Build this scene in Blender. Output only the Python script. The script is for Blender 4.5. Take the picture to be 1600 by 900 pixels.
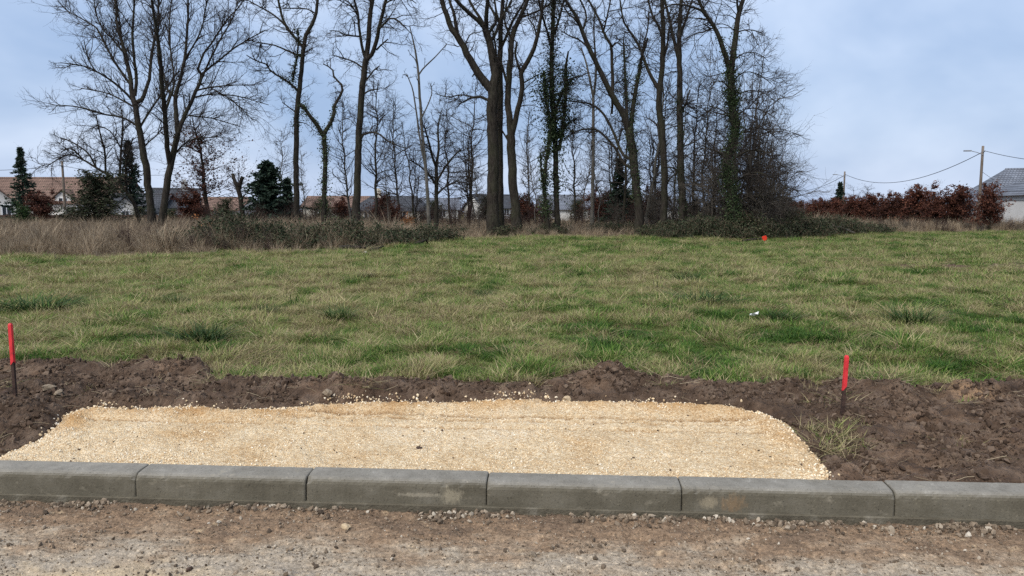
import bpy, math, random
import numpy as np
from mathutils import Vector

for o in list(bpy.data.objects):
    bpy.data.objects.remove(o, do_unlink=True)
SC = bpy.context.scene
COL = SC.collection
RNG = np.random.default_rng(11)
random.seed(11)
PI = math.pi

# ------------------------------------------------------------------ camera
F = 1155.0                       # focal length in photo pixels (1600 wide)
CAMZ = 1.55
PITCH = math.atan(120.0 / F)
cam_d = bpy.data.cameras.new('camera')
cam = bpy.data.objects.new('camera', cam_d)
COL.objects.link(cam)
cam_d.sensor_width = 36.0
cam_d.lens = 36.0 * F / 1600.0
cam_d.clip_start = 0.05
cam_d.clip_end = 3000
cam.location = (0, 0, CAMZ)
cam.rotation_euler = (PI / 2 - PITCH, 0, 0)
SC.camera = cam

# ------------------------------------------------------------------ world
SUN_EL, SUN_AZ = math.radians(52), math.radians(215)
w = bpy.data.worlds.new('World')
SC.world = w
w.use_nodes = True
nt = w.node_tree
nt.nodes.clear()


def N(nt, typ, **kw):
    n = nt.nodes.new(typ)
    for k, v in kw.items():
        if k == 'ins':
            for a, b in v.items():
                n.inputs[a].default_value = b
        else:
            setattr(n, k, v)
    return n


out = N(nt, 'ShaderNodeOutputWorld')
bg = N(nt, 'ShaderNodeBackground', ins={'Strength': 0.1})
sky = N(nt, 'ShaderNodeTexSky', sky_type='NISHITA', sun_disc=False)
sky.sun_elevation = SUN_EL
sky.sun_rotation = SUN_AZ
sky.air_density = 1.5
sky.dust_density = 2.0
tc = N(nt, 'ShaderNodeTexCoord')
sep = N(nt, 'ShaderNodeSeparateXYZ')
nt.links.new(tc.outputs['Generated'], sep.inputs[0])
zz = N(nt, 'ShaderNodeMath', operation='MAXIMUM')
zz.inputs[1].default_value = 0.0
nt.links.new(sep.outputs[2], zz.inputs[0])
za = N(nt, 'ShaderNodeMath', operation='ADD')
za.inputs[1].default_value = 0.55
nt.links.new(zz.outputs[0], za.inputs[0])
dv = N(nt, 'ShaderNodeVectorMath', operation='DIVIDE')
cmb = N(nt, 'ShaderNodeCombineXYZ')
for i in range(3):
    nt.links.new(za.outputs[0], cmb.inputs[i])
nt.links.new(tc.outputs['Generated'], dv.inputs[0])
nt.links.new(cmb.outputs[0], dv.inputs[1])
cn = N(nt, 'ShaderNodeTexNoise', ins={'Scale': 1.5, 'Detail': 5.0, 'Roughness': 0.5, 'Distortion': 0.3})
nt.links.new(dv.outputs[0], cn.inputs['Vector'])
ramp = N(nt, 'ShaderNodeValToRGB')
ramp.color_ramp.elements[0].position = 0.40
ramp.color_ramp.elements[0].color = (0.31, 0.44, 0.69, 1)
ramp.color_ramp.elements[1].position = 0.61
ramp.color_ramp.elements[1].color = (0.60, 0.71, 0.92, 1)
nt.links.new(cn.outputs['Fac'], ramp.inputs[0])
mul = N(nt, 'ShaderNodeVectorMath', operation='SCALE')
mul.inputs['Scale'].default_value = 3.75
nt.links.new(ramp.outputs[0], mul.inputs[0])
mx = N(nt, 'ShaderNodeMix', data_type='RGBA')
mx.inputs['Factor'].default_value = 0.93
nt.links.new(sky.outputs[0], mx.inputs['A'])
nt.links.new(mul.outputs[0], mx.inputs['B'])
nt.links.new(mx.outputs['Result'], bg.inputs['Color'])
nt.links.new(bg.outputs[0], out.inputs[0])

# ------------------------------------------------------------------ sun (behind cloud: very soft)
sd = bpy.data.lights.new('sun', 'SUN')
sd.energy = 1.5
sd.angle = math.radians(50)
sd.color = (1.0, 0.95, 0.88)
so = bpy.data.objects.new('sun', sd)
COL.objects.link(so)
so.rotation_euler = Vector((math.sin(SUN_AZ) * math.cos(SUN_EL), math.cos(SUN_AZ) * math.cos(SUN_EL), math.sin(SUN_EL))).to_track_quat('Z', 'Y').to_euler()

SC.view_settings.view_transform = 'Standard'
SC.view_settings.look = 'None'
SC.view_settings.exposure = 1.52
SC.view_settings.gamma = 1.0
SC.view_settings.use_curve_mapping = False
SC.render.engine = 'CYCLES'
SC.cycles.max_bounces = 6
SC.cycles.transparent_max_bounces = 8
SC.cycles.use_adaptive_sampling = True
SC.cycles.use_denoising = False


# ================================================================== helpers
def ray(px, py):
    v = (450.0 - py) / F
    return np.array([(px - 800.0) / F, math.cos(PITCH) + v * math.sin(PITCH), -math.sin(PITCH) + v * math.cos(PITCH)])


def at(px, py, Y):
    r = ray(px, py)
    p = r * (Y / r[1])
    return np.array([p[0], p[1], p[2] + CAMZ])


def gnd(px, py, z=0.25):
    r = ray(px, py)
    p = r * ((z - CAMZ) / r[2])
    return np.array([p[0], p[1], z])


def smooth(a, b, x):
    t = np.clip((x - a) / (b - a), 0, 1)
    return t * t * (3 - 2 * t)


def _hash(ix, iy, seed):
    h = (ix.astype(np.int64) * 374761393 + iy.astype(np.int64) * 668265263 + seed * 974634777) & 0xFFFFFFFF
    h = ((h ^ (h >> 13)) * 1274126177) & 0xFFFFFFFF
    h = (h ^ (h >> 16)) & 0xFFFFFFFF
    return h.astype(np.float64) / 4294967295.0 * 2 * PI


def pnoise(x, y, seed=0):
    x = np.asarray(x, float)
    y = np.asarray(y, float)
    ix, iy = np.floor(x), np.floor(y)
    fx, fy = x - ix, y - iy
    u, v = fx * fx * fx * (fx * (fx * 6 - 15) + 10), fy * fy * fy * (fy * (fy * 6 - 15) + 10)

    def g(dx, dy):
        a = _hash(ix + dx, iy + dy, seed)
        return np.cos(a) * (fx - dx) + np.sin(a) * (fy - dy)
    return 1.5 * ((g(0, 0) * (1 - u) + g(1, 0) * u) * (1 - v) + (g(0, 1) * (1 - u) + g(1, 1) * u) * v)


def fbm(x, y, s, oct=3, seed=0, gain=0.5):
    r, a, f = 0, 1.0, 1.0 / s
    for i in range(oct):
        r = r + a * pnoise(x * f, y * f, seed + i * 17)
        a *= gain
        f *= 2.03
    return r


def tag(o, label=None, cat=None, group=None, kind=None):
    if label:
        o['label'] = label
    if cat:
        o['category'] = cat
    if group:
        o['group'] = group
    if kind:
        o['kind'] = kind
    return o


def mesh_from(name, v, f, smooth_shade=False):
    me = bpy.data.meshes.new(name)
    v = np.asarray(v, np.float32)
    if isinstance(f, np.ndarray):
        n, k = f.shape
        me.vertices.add(len(v))
        me.vertices.foreach_set('co', v.ravel())
        me.loops.add(n * k)
        me.loops.foreach_set('vertex_index', f.astype(np.int32).ravel())
        me.polygons.add(n)
        me.polygons.foreach_set('loop_start', np.arange(0, n * k, k, dtype=np.int32))
        if smooth_shade:
            me.polygons.foreach_set('use_smooth', np.ones(n, bool))
        me.update(calc_edges=True)
        me.validate()
    else:
        me.from_pydata([tuple(map(float, p)) for p in v], [], f)
        if smooth_shade:
            me.polygons.foreach_set('use_smooth', np.ones(len(f), bool))
        me.update()
    return me


def obj(name, me, mat=None, parent=None, loc=None):
    if mat is not None and not me.materials:
        me.materials.append(mat)
    o = bpy.data.objects.new(name, me)
    COL.objects.link(o)
    if parent is not None:
        o.parent = parent
    if loc is not None:
        o.location = loc
    return o


def empty(name, loc=(0, 0, 0), rz=0.0, s=1.0):
    o = bpy.data.objects.new(name, None)
    COL.objects.link(o)
    o.location = tuple(map(float, loc))
    o.rotation_euler = (0, 0, rz)
    o.scale = (s, s, s)
    o.empty_display_size = 0.2
    return o


class MB:
    """collects simple solids into one mesh"""
    def __init__(s):
        s.v, s.f = [], []

    def add(s, v, f):
        n = len(s.v)
        s.v += [tuple(map(float, p)) for p in v]
        s.f += [tuple(i + n for i in q) for q in f]
        return s

    def box(s, x0, x1, y0, y1, z0, z1):
        return s.add([(x0, y0, z0), (x1, y0, z0), (x1, y1, z0), (x0, y1, z0), (x0, y0, z1), (x1, y0, z1), (x1, y1, z1), (x0, y1, z1)],
                     [(0, 3, 2, 1), (4, 5, 6, 7), (0, 1, 5, 4), (1, 2, 6, 5), (2, 3, 7, 6), (3, 0, 4, 7)])

    def prism(s, poly, axis, a, b):
        """extrude polygon (list of 2d) along axis ('x': poly in yz, 'y': poly in xz)"""
        n = len(poly)
        mk = (lambda t, p: (t, p[0], p[1])) if axis == 'x' else (lambda t, p: (p[0], t, p[1]))
        v = [mk(a, p) for p in poly] + [mk(b, p) for p in poly]
        f = [tuple(range(n - 1, -1, -1)), tuple(range(n, 2 * n))] + [(i, (i + 1) % n, n + (i + 1) % n, n + i) for i in range(n)]
        return s.add(v, f)

    def build(s, name, mat, parent=None, loc=None, sm=False):
        return obj(name, mesh_from(name, s.v, s.f, sm), mat, parent, loc)


def tubes(P, R, sides):
    """P (N,K,3), R (N,K) -> verts, quad faces"""
    Nn, K, _ = P.shape
    T = np.gradient(P, axis=1)
    T /= np.linalg.norm(T, axis=2, keepdims=True) + 1e-9
    ref = np.array([0.83, 0.55, 0.09])
    A = np.cross(T, ref)
    A /= np.linalg.norm(A, axis=2, keepdims=True) + 1e-6
    B = np.cross(T, A)
    th = np.arange(sides) * 2 * PI / sides
    V = P[:, :, None, :] + R[:, :, None, None] * (A[:, :, None, :] * np.cos(th)[None, None, :, None] + B[:, :, None, :] * np.sin(th)[None, None, :, None])
    idx = np.arange(Nn * K * sides).reshape(Nn, K, sides)
    a = idx[:, :-1, :]
    b = np.roll(a, -1, axis=2)
    d = idx[:, 1:, :]
    c = np.roll(d, -1, axis=2)
    return V.reshape(-1, 3), np.stack([a, b, c, d], -1).reshape(-1, 4)


def join(parts):
    vs, fs, n = [], [], 0
    for v, f in parts:
        vs.append(v)
        fs.append(f + n)
        n += len(v)
    return np.concatenate(vs), np.concatenate(fs)


def norm(v):
    return v / (np.linalg.norm(v, axis=-1, keepdims=True) + 1e-9)


def resample(P, K):
    """P (k,d) catmull-rom-ish resample to K points by arc length"""
    P = np.asarray(P, float)
    n = len(P)
    dense = []
    for i in range(n - 1):
        p0, p1, p2, p3 = P[max(i - 1, 0)], P[i], P[i + 1], P[min(i + 2, n - 1)]
        for t in np.linspace(0, 1, 8, endpoint=False):
            dense.append(0.5 * ((2 * p1) + (-p0 + p2) * t + (2 * p0 - 5 * p1 + 4 * p2 - p3) * t * t + (-p0 + 3 * p1 - 3 * p2 + p3) * t ** 3))
    dense.append(P[-1])
    D = np.array(dense)
    s = np.r_[0, np.cumsum(np.linalg.norm(np.diff(D[:, :3], axis=0), axis=1))]
    u = np.linspace(0, s[-1], K)
    return np.stack([np.interp(u, s, D[:, j]) for j in range(D.shape[1])], 1)


def grow(P, R, n, K, tmin, tmax, ang, Lf, bias, wander, r0, r1, rng, side=None, lpow=1.0):
    """children on polylines P (N,k,3): n per parent (array or int). Lf: function(rng, t, parent_idx)->length"""
    Nn, k, _ = P.shape
    cnt = np.full(Nn, n) if np.isscalar(n) else np.asarray(n)
    pi = np.repeat(np.arange(Nn), cnt)
    M = len(pi)
    if M == 0:
        return np.zeros((0, K, 3)), np.zeros((0, K)), pi
    t = tmin + (tmax - tmin) * rng.random(M)
    x = t * (k - 1)
    i0 = np.minimum(x.astype(int), k - 2)
    fr = (x - i0)[:, None]
    p = P[pi, i0] * (1 - fr) + P[pi, i0 + 1] * fr
    T = norm(P[pi, i0 + 1] - P[pi, i0])
    pr = R[pi, i0] * (1 - fr[:, 0]) + R[pi, i0 + 1] * fr[:, 0]
    rv = rng.normal(size=(M, 3))
    if side is not None:
        rv = rv + np.asarray(side)
    perp = norm(rv - (rv * T).sum(1, keepdims=True) * T)
    a = np.radians(rng.uniform(ang[0], ang[1], M))[:, None]
    d = T * np.cos(a) + perp * np.sin(a)
    L = Lf(rng, t, pi)
    out = np.zeros((M, K, 3))
    out[:, 0] = p
    for j in range(1, K):
        d = norm(d + np.array([0, 0, bias]) + rng.normal(size=(M, 3)) * wander)
        out[:, j] = out[:, j - 1] + d * (L / (K - 1))[:, None]
    r_s = np.minimum(np.full(M, r0) * (0.6 + 0.8 * rng.random(M)), pr * 0.75)
    Rr = r_s[:, None] + (np.minimum(r1, r_s * 0.6)[:, None] - r_s[:, None]) * np.linspace(0, 1, K)[None]
    return out, Rr, pi


def leaf_cards(C, size, rng, updir=0.4, aspect=0.62, jitter=0.35):
    """C (n,3) centres -> diamond leaves (quad)"""
    n = len(C)
    nrm = norm(rng.normal(size=(n, 3)) + np.array([0, 0, updir]))
    a = norm(np.cross(nrm, rng.normal(size=(n, 3))))
    b = np.cross(nrm, a)
    s = (size * (1 - jitter + 2 * jitter * rng.random(n)))[:, None]
    V = np.stack([C - a * s * 0.5, C - b * s * aspect * 0.5 + a * s * 0.05, C + a * s * 0.5, C + b * s * aspect * 0.5 + a * s * 0.05], 1)
    V[:, 1:4:2] += nrm[:, None] * s[:, None] * 0.12
    return V.reshape(-1, 3), np.arange(4 * n).reshape(n, 4)


def face_attr(me, name, vals):
    a = me.attributes.new(name, 'FLOAT', 'FACE')
    a.data.foreach_set('value', np.asarray(vals, np.float32))


# ------------------------------------------------------------------ materials
def new_mat(name, rough=0.9, spec=0.25):
    m = bpy.data.materials.new(name)
    m.use_nodes = True
    t = m.node_tree
    b = t.nodes['Principled BSDF']
    b.inputs['Roughness'].default_value = rough
    b.inputs['Specular IOR Level'].default_value = spec
    return m, t, b


def ramp_node(t, stops):
    r = t.nodes.new('ShaderNodeValToRGB')
    e = r.color_ramp.elements
    while len(e) < len(stops):
        e.new(0.5)
    for i, (p, c) in enumerate(stops):
        e[i].position = p
        e[i].color = (c[0], c[1], c[2], 1)
    return r


def coord(t, kind, scale=(1, 1, 1)):
    mp = t.nodes.new('ShaderNodeMapping')
    mp.inputs['Scale'].default_value = scale
    if kind == 'World':
        g = t.nodes.new('ShaderNodeNewGeometry')
        t.links.new(g.outputs['Position'], mp.inputs[0])
    else:
        g = t.nodes.new('ShaderNodeTexCoord')
        t.links.new(g.outputs[kind], mp.inputs[0])
    return mp.outputs[0]


def noise(t, vec, scale, detail=5, rough=0.55, dist=0.0):
    n = N(t, 'ShaderNodeTexNoise', ins={'Scale': scale, 'Detail': detail, 'Roughness': rough, 'Distortion': dist})
    t.links.new(vec, n.inputs['Vector'])
    return n.outputs['Fac']


def mixc(t, fac, a, b, mode='MIX'):
    m = N(t, 'ShaderNodeMix', data_type='RGBA', blend_type=mode)
    for s, v in (('Factor', fac), ('A', a), ('B', b)):
        if isinstance(v, (int, float)):
            m.inputs[s].default_value = v
        elif isinstance(v, tuple):
            m.inputs[s].default_value = (*v, 1)
        else:
            t.links.new(v, m.inputs[s])
    return m.outputs['Result']


def bump(t, b, h, strength, dist):
    n = N(t, 'ShaderNodeBump', ins={'Strength': strength, 'Distance': dist})
    t.links.new(h, n.inputs['Height'])
    t.links.new(n.outputs[0], b.inputs['Normal'])


def simple(name, stops, scale=6, kind='World', rough=0.9, spec=0.2, bs=0.0, bd=0.02, detail=6, sc=(1, 1, 1), bscale=None):
    m, t, b = new_mat(name, rough, spec)
    v = coord(t, kind, sc)
    f = noise(t, v, scale, detail)
    r = ramp_node(t, stops)
    t.links.new(f, r.inputs[0])
    t.links.new(r.outputs[0], b.inputs['Base Color'])
    if bs:
        h = noise(t, v, bscale or scale * 3, detail)
        bump(t, b, h, bs, bd)
    return m


M = {}
M['soil'] = simple('soil', [(0.28, (0.045, 0.028, 0.018)), (0.48, (0.092, 0.060, 0.040)), (0.62, (0.135, 0.094, 0.066)), (0.78, (0.19, 0.14, 0.10))], 7, bs=1.0, bd=0.05, bscale=38, detail=14)
M['clod'] = simple('soil_clod', [(0.3, (0.045, 0.028, 0.020)), (0.7, (0.105, 0.070, 0.052))], 14, bs=0.6, bscale=90)


def make_gravel():
    m, t, b = new_mat('limestone_gravel', 0.95, 0.15)
    v = coord(t, 'World')
    vo = N(t, 'ShaderNodeTexVoronoi', ins={'Scale': 130.0, 'Randomness': 1.0})
    t.links.new(v, vo.inputs['Vector'])
    r = ramp_node(t, [(0.0, (0.42, 0.29, 0.165)), (0.3, (0.56, 0.43, 0.265)), (0.7, (0.66, 0.54, 0.365)), (1.0, (0.76, 0.67, 0.51))])
    sp = N(t, 'ShaderNodeSeparateColor')
    t.links.new(vo.outputs['Color'], sp.inputs[0])
    t.links.new(sp.outputs[0], r.inputs[0])
    big = noise(t, v, 2.2, 6, 0.6)
    rb = ramp_node(t, [(0.28, (0.80, 0.68, 0.54)), (0.5, (0.97, 0.93, 0.87)), (0.72, (1.06, 1.05, 1.05))])
    t.links.new(big, rb.inputs[0])
    c = mixc(t, 1.0, r.outputs[0], rb.outputs[0], 'MULTIPLY')
    dirt = noise(t, coord(t, 'World', (1, 2.5, 1)), 11, 7, 0.7)
    rd = ramp_node(t, [(0.60, (0, 0, 0)), (0.74, (0.9, 0.9, 0.9))])
    t.links.new(dirt, rd.inputs[0])
    c = mixc(t, rd.outputs[0], c, (0.30, 0.205, 0.12))
    # freshly graded damp stone along the back ridge, groove shade painted dark into the wheel ruts
    af = N(t, 'ShaderNodeAttribute', attribute_name='fresh')
    c = mixc(t, af.outputs['Fac'], c, mixc(t, 1.0, c, (0.80, 0.65, 0.48), 'MULTIPLY'))
    ar = N(t, 'ShaderNodeAttribute', attribute_name='rut_shade')
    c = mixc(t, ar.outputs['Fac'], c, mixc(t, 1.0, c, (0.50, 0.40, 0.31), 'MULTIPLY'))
    t.links.new(c, b.inputs['Base Color'])
    bump(t, b, vo.outputs['Distance'], 0.8, 0.012)
    return m


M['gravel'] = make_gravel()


def instanced(name, stops, rough=0.9, spec=0.2, use='rand', bs=0.0, bscale=60):
    """colour by the instance's 'tint' attribute or its random number"""
    m, t, b = new_mat(name, rough, spec)
    r = ramp_node(t, stops)
    if use == 'rand':
        oi = t.nodes.new('ShaderNodeObjectInfo')
        t.links.new(oi.outputs['Random'], r.inputs[0])
    else:
        a = N(t, 'ShaderNodeAttribute', attribute_type='INSTANCER', attribute_name='tint')
        t.links.new(a.outputs['Fac'], r.inputs[0])
    t.links.new(r.outputs[0], b.inputs['Base Color'])
    if bs:
        bump(t, b, noise(t, coord(t, 'Object'), bscale, 4), bs, 0.01)
    return m


M['pebble_lime'] = instanced('limestone_pebble', [(0, (0.46, 0.32, 0.18)), (0.4, (0.62, 0.48, 0.30)), (0.8, (0.72, 0.61, 0.43)), (1, (0.78, 0.72, 0.60))])
M['pebble_road'] = instanced('road_stone', [(0, (0.07, 0.052, 0.037)), (0.45, (0.17, 0.128, 0.088)), (0.8, (0.27, 0.21, 0.15)), (0.93, (0.36, 0.30, 0.225)), (1, (0.52, 0.46, 0.37))], bs=0.4)
M['clod_i'] = instanced('clod_bits', [(0, (0.040, 0.025, 0.016)), (0.6, (0.088, 0.058, 0.039)), (1, (0.14, 0.10, 0.07))])


def make_road():
    m, t, b = new_mat('road_base', 0.95, 0.2)
    v = coord(t, 'World', (1, 1.5, 1))
    v1 = coord(t, 'World')
    # trodden mud along the kerb, paler compacted stone farther out
    pk = t.nodes.new('ShaderNodeNewGeometry')
    dk = N(t, 'ShaderNodeVectorMath', operation='DOT_PRODUCT')
    dk.inputs[1].default_value = (KN[0], KN[1], 0)
    t.links.new(pk.outputs['Position'], dk.inputs[0])
    f = noise(t, v, 2.6, 9, 0.68)
    ma = N(t, 'ShaderNodeMath', operation='MULTIPLY_ADD')
    ma.inputs[1].default_value = 1.0
    t.links.new(dk.outputs['Value'], ma.inputs[0])
    kf = float(K0[0] * KN[0] + K0[1] * KN[1]) - 0.148
    ma.inputs[2].default_value = -kf + 1.0
    nz = N(t, 'ShaderNodeMath', operation='MULTIPLY_ADD')
    nz.inputs[1].default_value = 1.5
    nz.inputs[2].default_value = -0.75
    t.links.new(f, nz.inputs[0])
    sm = N(t, 'ShaderNodeMath', operation='ADD')
    t.links.new(ma.outputs[0], sm.inputs[0])
    t.links.new(nz.outputs[0], sm.inputs[1])
    r = ramp_node(t, [(0.22, (0.39, 0.335, 0.265)), (0.45, (0.40, 0.33, 0.245)), (0.60, (0.34, 0.255, 0.175)), (0.78, (0.27, 0.185, 0.118)), (0.98, (0.19, 0.132, 0.088))])
    t.links.new(sm.outputs[0], r.inputs[0])
    c = r.outputs[0]
    f3 = noise(t, v, 5.0, 8, 0.72)
    r3 = ramp_node(t, [(0.60, (0, 0, 0)), (0.70, (1, 1, 1))])
    t.links.new(f3, r3.inputs[0])
    c = mixc(t, r3.outputs[0], c, (0.50, 0.38, 0.24))
    f4 = noise(t, v1, 38, 9, 0.75)
    r4 = ramp_node(t, [(0.33, (0.42, 0.40, 0.38)), (0.52, (1, 1, 1)), (0.68, (1.35, 1.32, 1.28))])
    t.links.new(f4, r4.inputs[0])
    c = mixc(t, 1.0, c, r4.outputs[0], 'MULTIPLY')
    # limestone chippings spilled at the road's left
    pos = t.nodes.new('ShaderNodeNewGeometry')
    sb = N(t, 'ShaderNodeVectorMath', operation='SUBTRACT')
    sb.inputs[1].default_value = (-1.75, 2.78, 0)
    t.links.new(pos.outputs['Position'], sb.inputs[0])
    ml = N(t, 'ShaderNodeVectorMath', operation='MULTIPLY')
    ml.inputs[1].default_value = (1 / 1.0, 1 / 0.42, 1)
    t.links.new(sb.outputs[0], ml.inputs[0])
    ln = N(t, 'ShaderNodeVectorMath', operation='LENGTH')
    t.links.new(ml.outputs[0], ln.inputs[0])
    mm = N(t, 'ShaderNodeMath', operation='MULTIPLY_ADD')
    t.links.new(noise(t, v, 7, 7, 0.7), mm.inputs[0])
    mm.inputs[1].default_value = 1.1
    t.links.new(ln.outputs['Value'], mm.inputs[2])
    rsp = ramp_node(t, [(0.62, (0.9, 0.9, 0.9)), (0.82, (0, 0, 0))])
    hf = N(t, 'ShaderNodeMath', operation='MULTIPLY')
    hf.inputs[1].default_value = 0.55
    t.links.new(mm.outputs[0], hf.inputs[0])
    t.links.new(hf.outputs[0], rsp.inputs[0])
    c = mixc(t, rsp.outputs[0], c, (0.52, 0.41, 0.27))
    vo = N(t, 'ShaderNodeTexVoronoi', ins={'Scale': 110.0})
    t.links.new(v1, vo.inputs['Vector'])
    sp = N(t, 'ShaderNodeSeparateColor')
    t.links.new(vo.outputs['Color'], sp.inputs[0])
    rv = ramp_node(t, [(0.0, (0.75, 0.74, 0.72)), (0.5, (1, 1, 1)), (0.93, (1.02, 1.0, 0.98)), (1.0, (1.5, 1.48, 1.42))])
    t.links.new(sp.outputs[0], rv.inputs[0])
    c = mixc(t, 1.0, c, rv.outputs[0], 'MULTIPLY')
    t.links.new(c, b.inputs['Base Color'])
    h = noise(t, v1, 60, 8, 0.7)
    bump(t, b, h, 0.9, 0.02)
    return m




STAINS = [(tuple(gnd(px, py, 0.09)), sx_, sz_, colr) for px, py, sx_, sz_, colr in
          ((1136, 774, 0.085, 0.055, (0.20, 0.135, 0.075)), (1106, 782, 0.05, 0.035, (0.26, 0.22, 0.15)), (706, 770, 0.06, 0.05, (0.27, 0.235, 0.165)), (655, 772, 0.13, 0.012, (0.27, 0.24, 0.18)))]


def make_concrete():
    m, t, b = new_mat('kerb_concrete', 0.85, 0.3)
    v = coord(t, 'Object')
    f = noise(t, coord(t, 'World', (1, 1, 1.5)), 5, 8, 0.65)
    r = ramp_node(t, [(0.25, (0.082, 0.072, 0.050)), (0.5, (0.118, 0.105, 0.076)), (0.75, (0.160, 0.145, 0.112))])
    t.links.new(f, r.inputs[0])
    # dry pale laitance on the upper surface and worn arris, damp algae brown on the face
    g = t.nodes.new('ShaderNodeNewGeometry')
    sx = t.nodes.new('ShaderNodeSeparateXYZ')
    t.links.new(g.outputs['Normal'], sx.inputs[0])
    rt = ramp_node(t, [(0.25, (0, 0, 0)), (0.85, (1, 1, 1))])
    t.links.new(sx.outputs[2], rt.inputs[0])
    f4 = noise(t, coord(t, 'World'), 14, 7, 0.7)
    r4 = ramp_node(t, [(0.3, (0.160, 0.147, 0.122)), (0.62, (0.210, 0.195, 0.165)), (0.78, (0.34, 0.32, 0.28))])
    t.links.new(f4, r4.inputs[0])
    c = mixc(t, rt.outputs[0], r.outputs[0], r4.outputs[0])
    # splashes of pale dried mud
    f2 = noise(t, coord(t, 'World', (1, 1, 2.2)), 7.5, 7, 0.72)
    r2 = ramp_node(t, [(0.60, (0, 0, 0)), (0.74, (0.7, 0.7, 0.7))])
    t.links.new(f2, r2.inputs[0])
    c = mixc(t, r2.outputs[0], c, (0.30, 0.265, 0.20))
    f7 = noise(t, coord(t, 'World', (1, 1, 1.2)), 2.3, 8, 0.75)
    r7 = ramp_node(t, [(0.3, (0.72, 0.71, 0.68)), (0.55, (1, 1, 1)), (0.75, (1.18, 1.17, 1.14))])
    t.links.new(f7, r7.inputs[0])
    c = mixc(t, 1.0, c, r7.outputs[0], 'MULTIPLY')
    # two brushed smears of dried mud on the kerb face
    pos = t.nodes.new('ShaderNodeNewGeometry')
    for c0, sx_, sz_, colr in STAINS:
        sb = N(t, 'ShaderNodeVectorMath', operation='SUBTRACT')
        sb.inputs[1].default_value = c0
        t.links.new(pos.outputs['Position'], sb.inputs[0])
        ml = N(t, 'ShaderNodeVectorMath', operation='MULTIPLY')
        ml.inputs[1].default_value = (1 / sx_, 1 / 0.2, 1 / sz_)
        t.links.new(sb.outputs[0], ml.inputs[0])
        ln = N(t, 'ShaderNodeVectorMath', operation='LENGTH')
        t.links.new(ml.outputs[0], ln.inputs[0])
        nz = noise(t, coord(t, 'World', (2.2, 1, 1)), 26, 7, 0.7)
        mm = N(t, 'ShaderNodeMath', operation='MULTIPLY_ADD')
        t.links.new(nz, mm.inputs[0])
        mm.inputs[1].default_value = 2.2
        t.links.new(ln.outputs['Value'], mm.inputs[2])
        rr_ = ramp_node(t, [(0.0, (0.85, 0.85, 0.85)), (0.42, (0.7, 0.7, 0.7)), (0.55, (0, 0, 0))])
        dvn = N(t, 'ShaderNodeMath', operation='MULTIPLY')
        dvn.inputs[1].default_value = 0.25
        t.links.new(mm.outputs[0], dvn.inputs[0])
        t.links.new(dvn.outputs[0], rr_.inputs[0])
        c = mixc(t, rr_.outputs[0], c, colr)
    sp = noise(t, coord(t, 'World'), 120, 2, 0.5)
    rs = ramp_node(t, [(0.27, (0.45, 0.45, 0.45)), (0.38, (1, 1, 1)), (0.66, (1, 1, 1)), (0.75, (1.7, 1.68, 1.6))])
    t.links.new(sp, rs.inputs[0])
    c = mixc(t, 1.0, c, rs.outputs[0], 'MULTIPLY')
    t.links.new(c, b.inputs['Base Color'])
    bump(t, b, noise(t, coord(t, 'World'), 90, 6, 0.6), 0.35, 0.006)
    return m


M['concrete'] = make_concrete()
M['footing'] = simple('footing_concrete', [(0.3, (0.070, 0.060, 0.042)), (0.55, (0.105, 0.092, 0.066)), (0.8, (0.22, 0.20, 0.16))], 7, bs=0.5, bscale=60)


def make_field():
    m, t, b = new_mat('field_turf', 1.0, 0.05)
    v = coord(t, 'World')
    f = noise(t, v, 0.7, 8, 0.65)
    r = ramp_node(t, [(0.3, (0.040, 0.060, 0.015)), (0.48, (0.085, 0.090, 0.030)), (0.62, (0.16, 0.135, 0.062))])
    t.links.new(f, r.inputs[0])
    f2 = noise(t, v, 9, 7, 0.7)
    r2 = ramp_node(t, [(0.35, (0.45, 0.42, 0.38)), (0.6, (1, 1, 1))])
    t.links.new(f2, r2.inputs[0])
    c = mixc(t, 1.0, r.outputs[0], r2.outputs[0], 'MULTIPLY')
    a = N(t, 'ShaderNodeAttribute', attribute_name='litter')
    f5 = noise(t, v, 2.5, 8, 0.7)
    r5 = ramp_node(t, [(0.3, (0.055, 0.040, 0.026)), (0.6, (0.15, 0.115, 0.075)), (0.75, (0.21, 0.165, 0.11))])
    t.links.new(f5, r5.inputs[0])
    c = mixc(t, a.outputs['Fac'], c, r5.outputs[0])
    a2 = N(t, 'ShaderNodeAttribute', attribute_name='bare')
    c = mixc(t, a2.outputs['Fac'], c, (0.10, 0.066, 0.046))
    t.links.new(c, b.inputs['Base Color'])
    bump(t, b, f2, 0.8, 0.06)
    return m


M['field'] = make_field()


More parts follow.
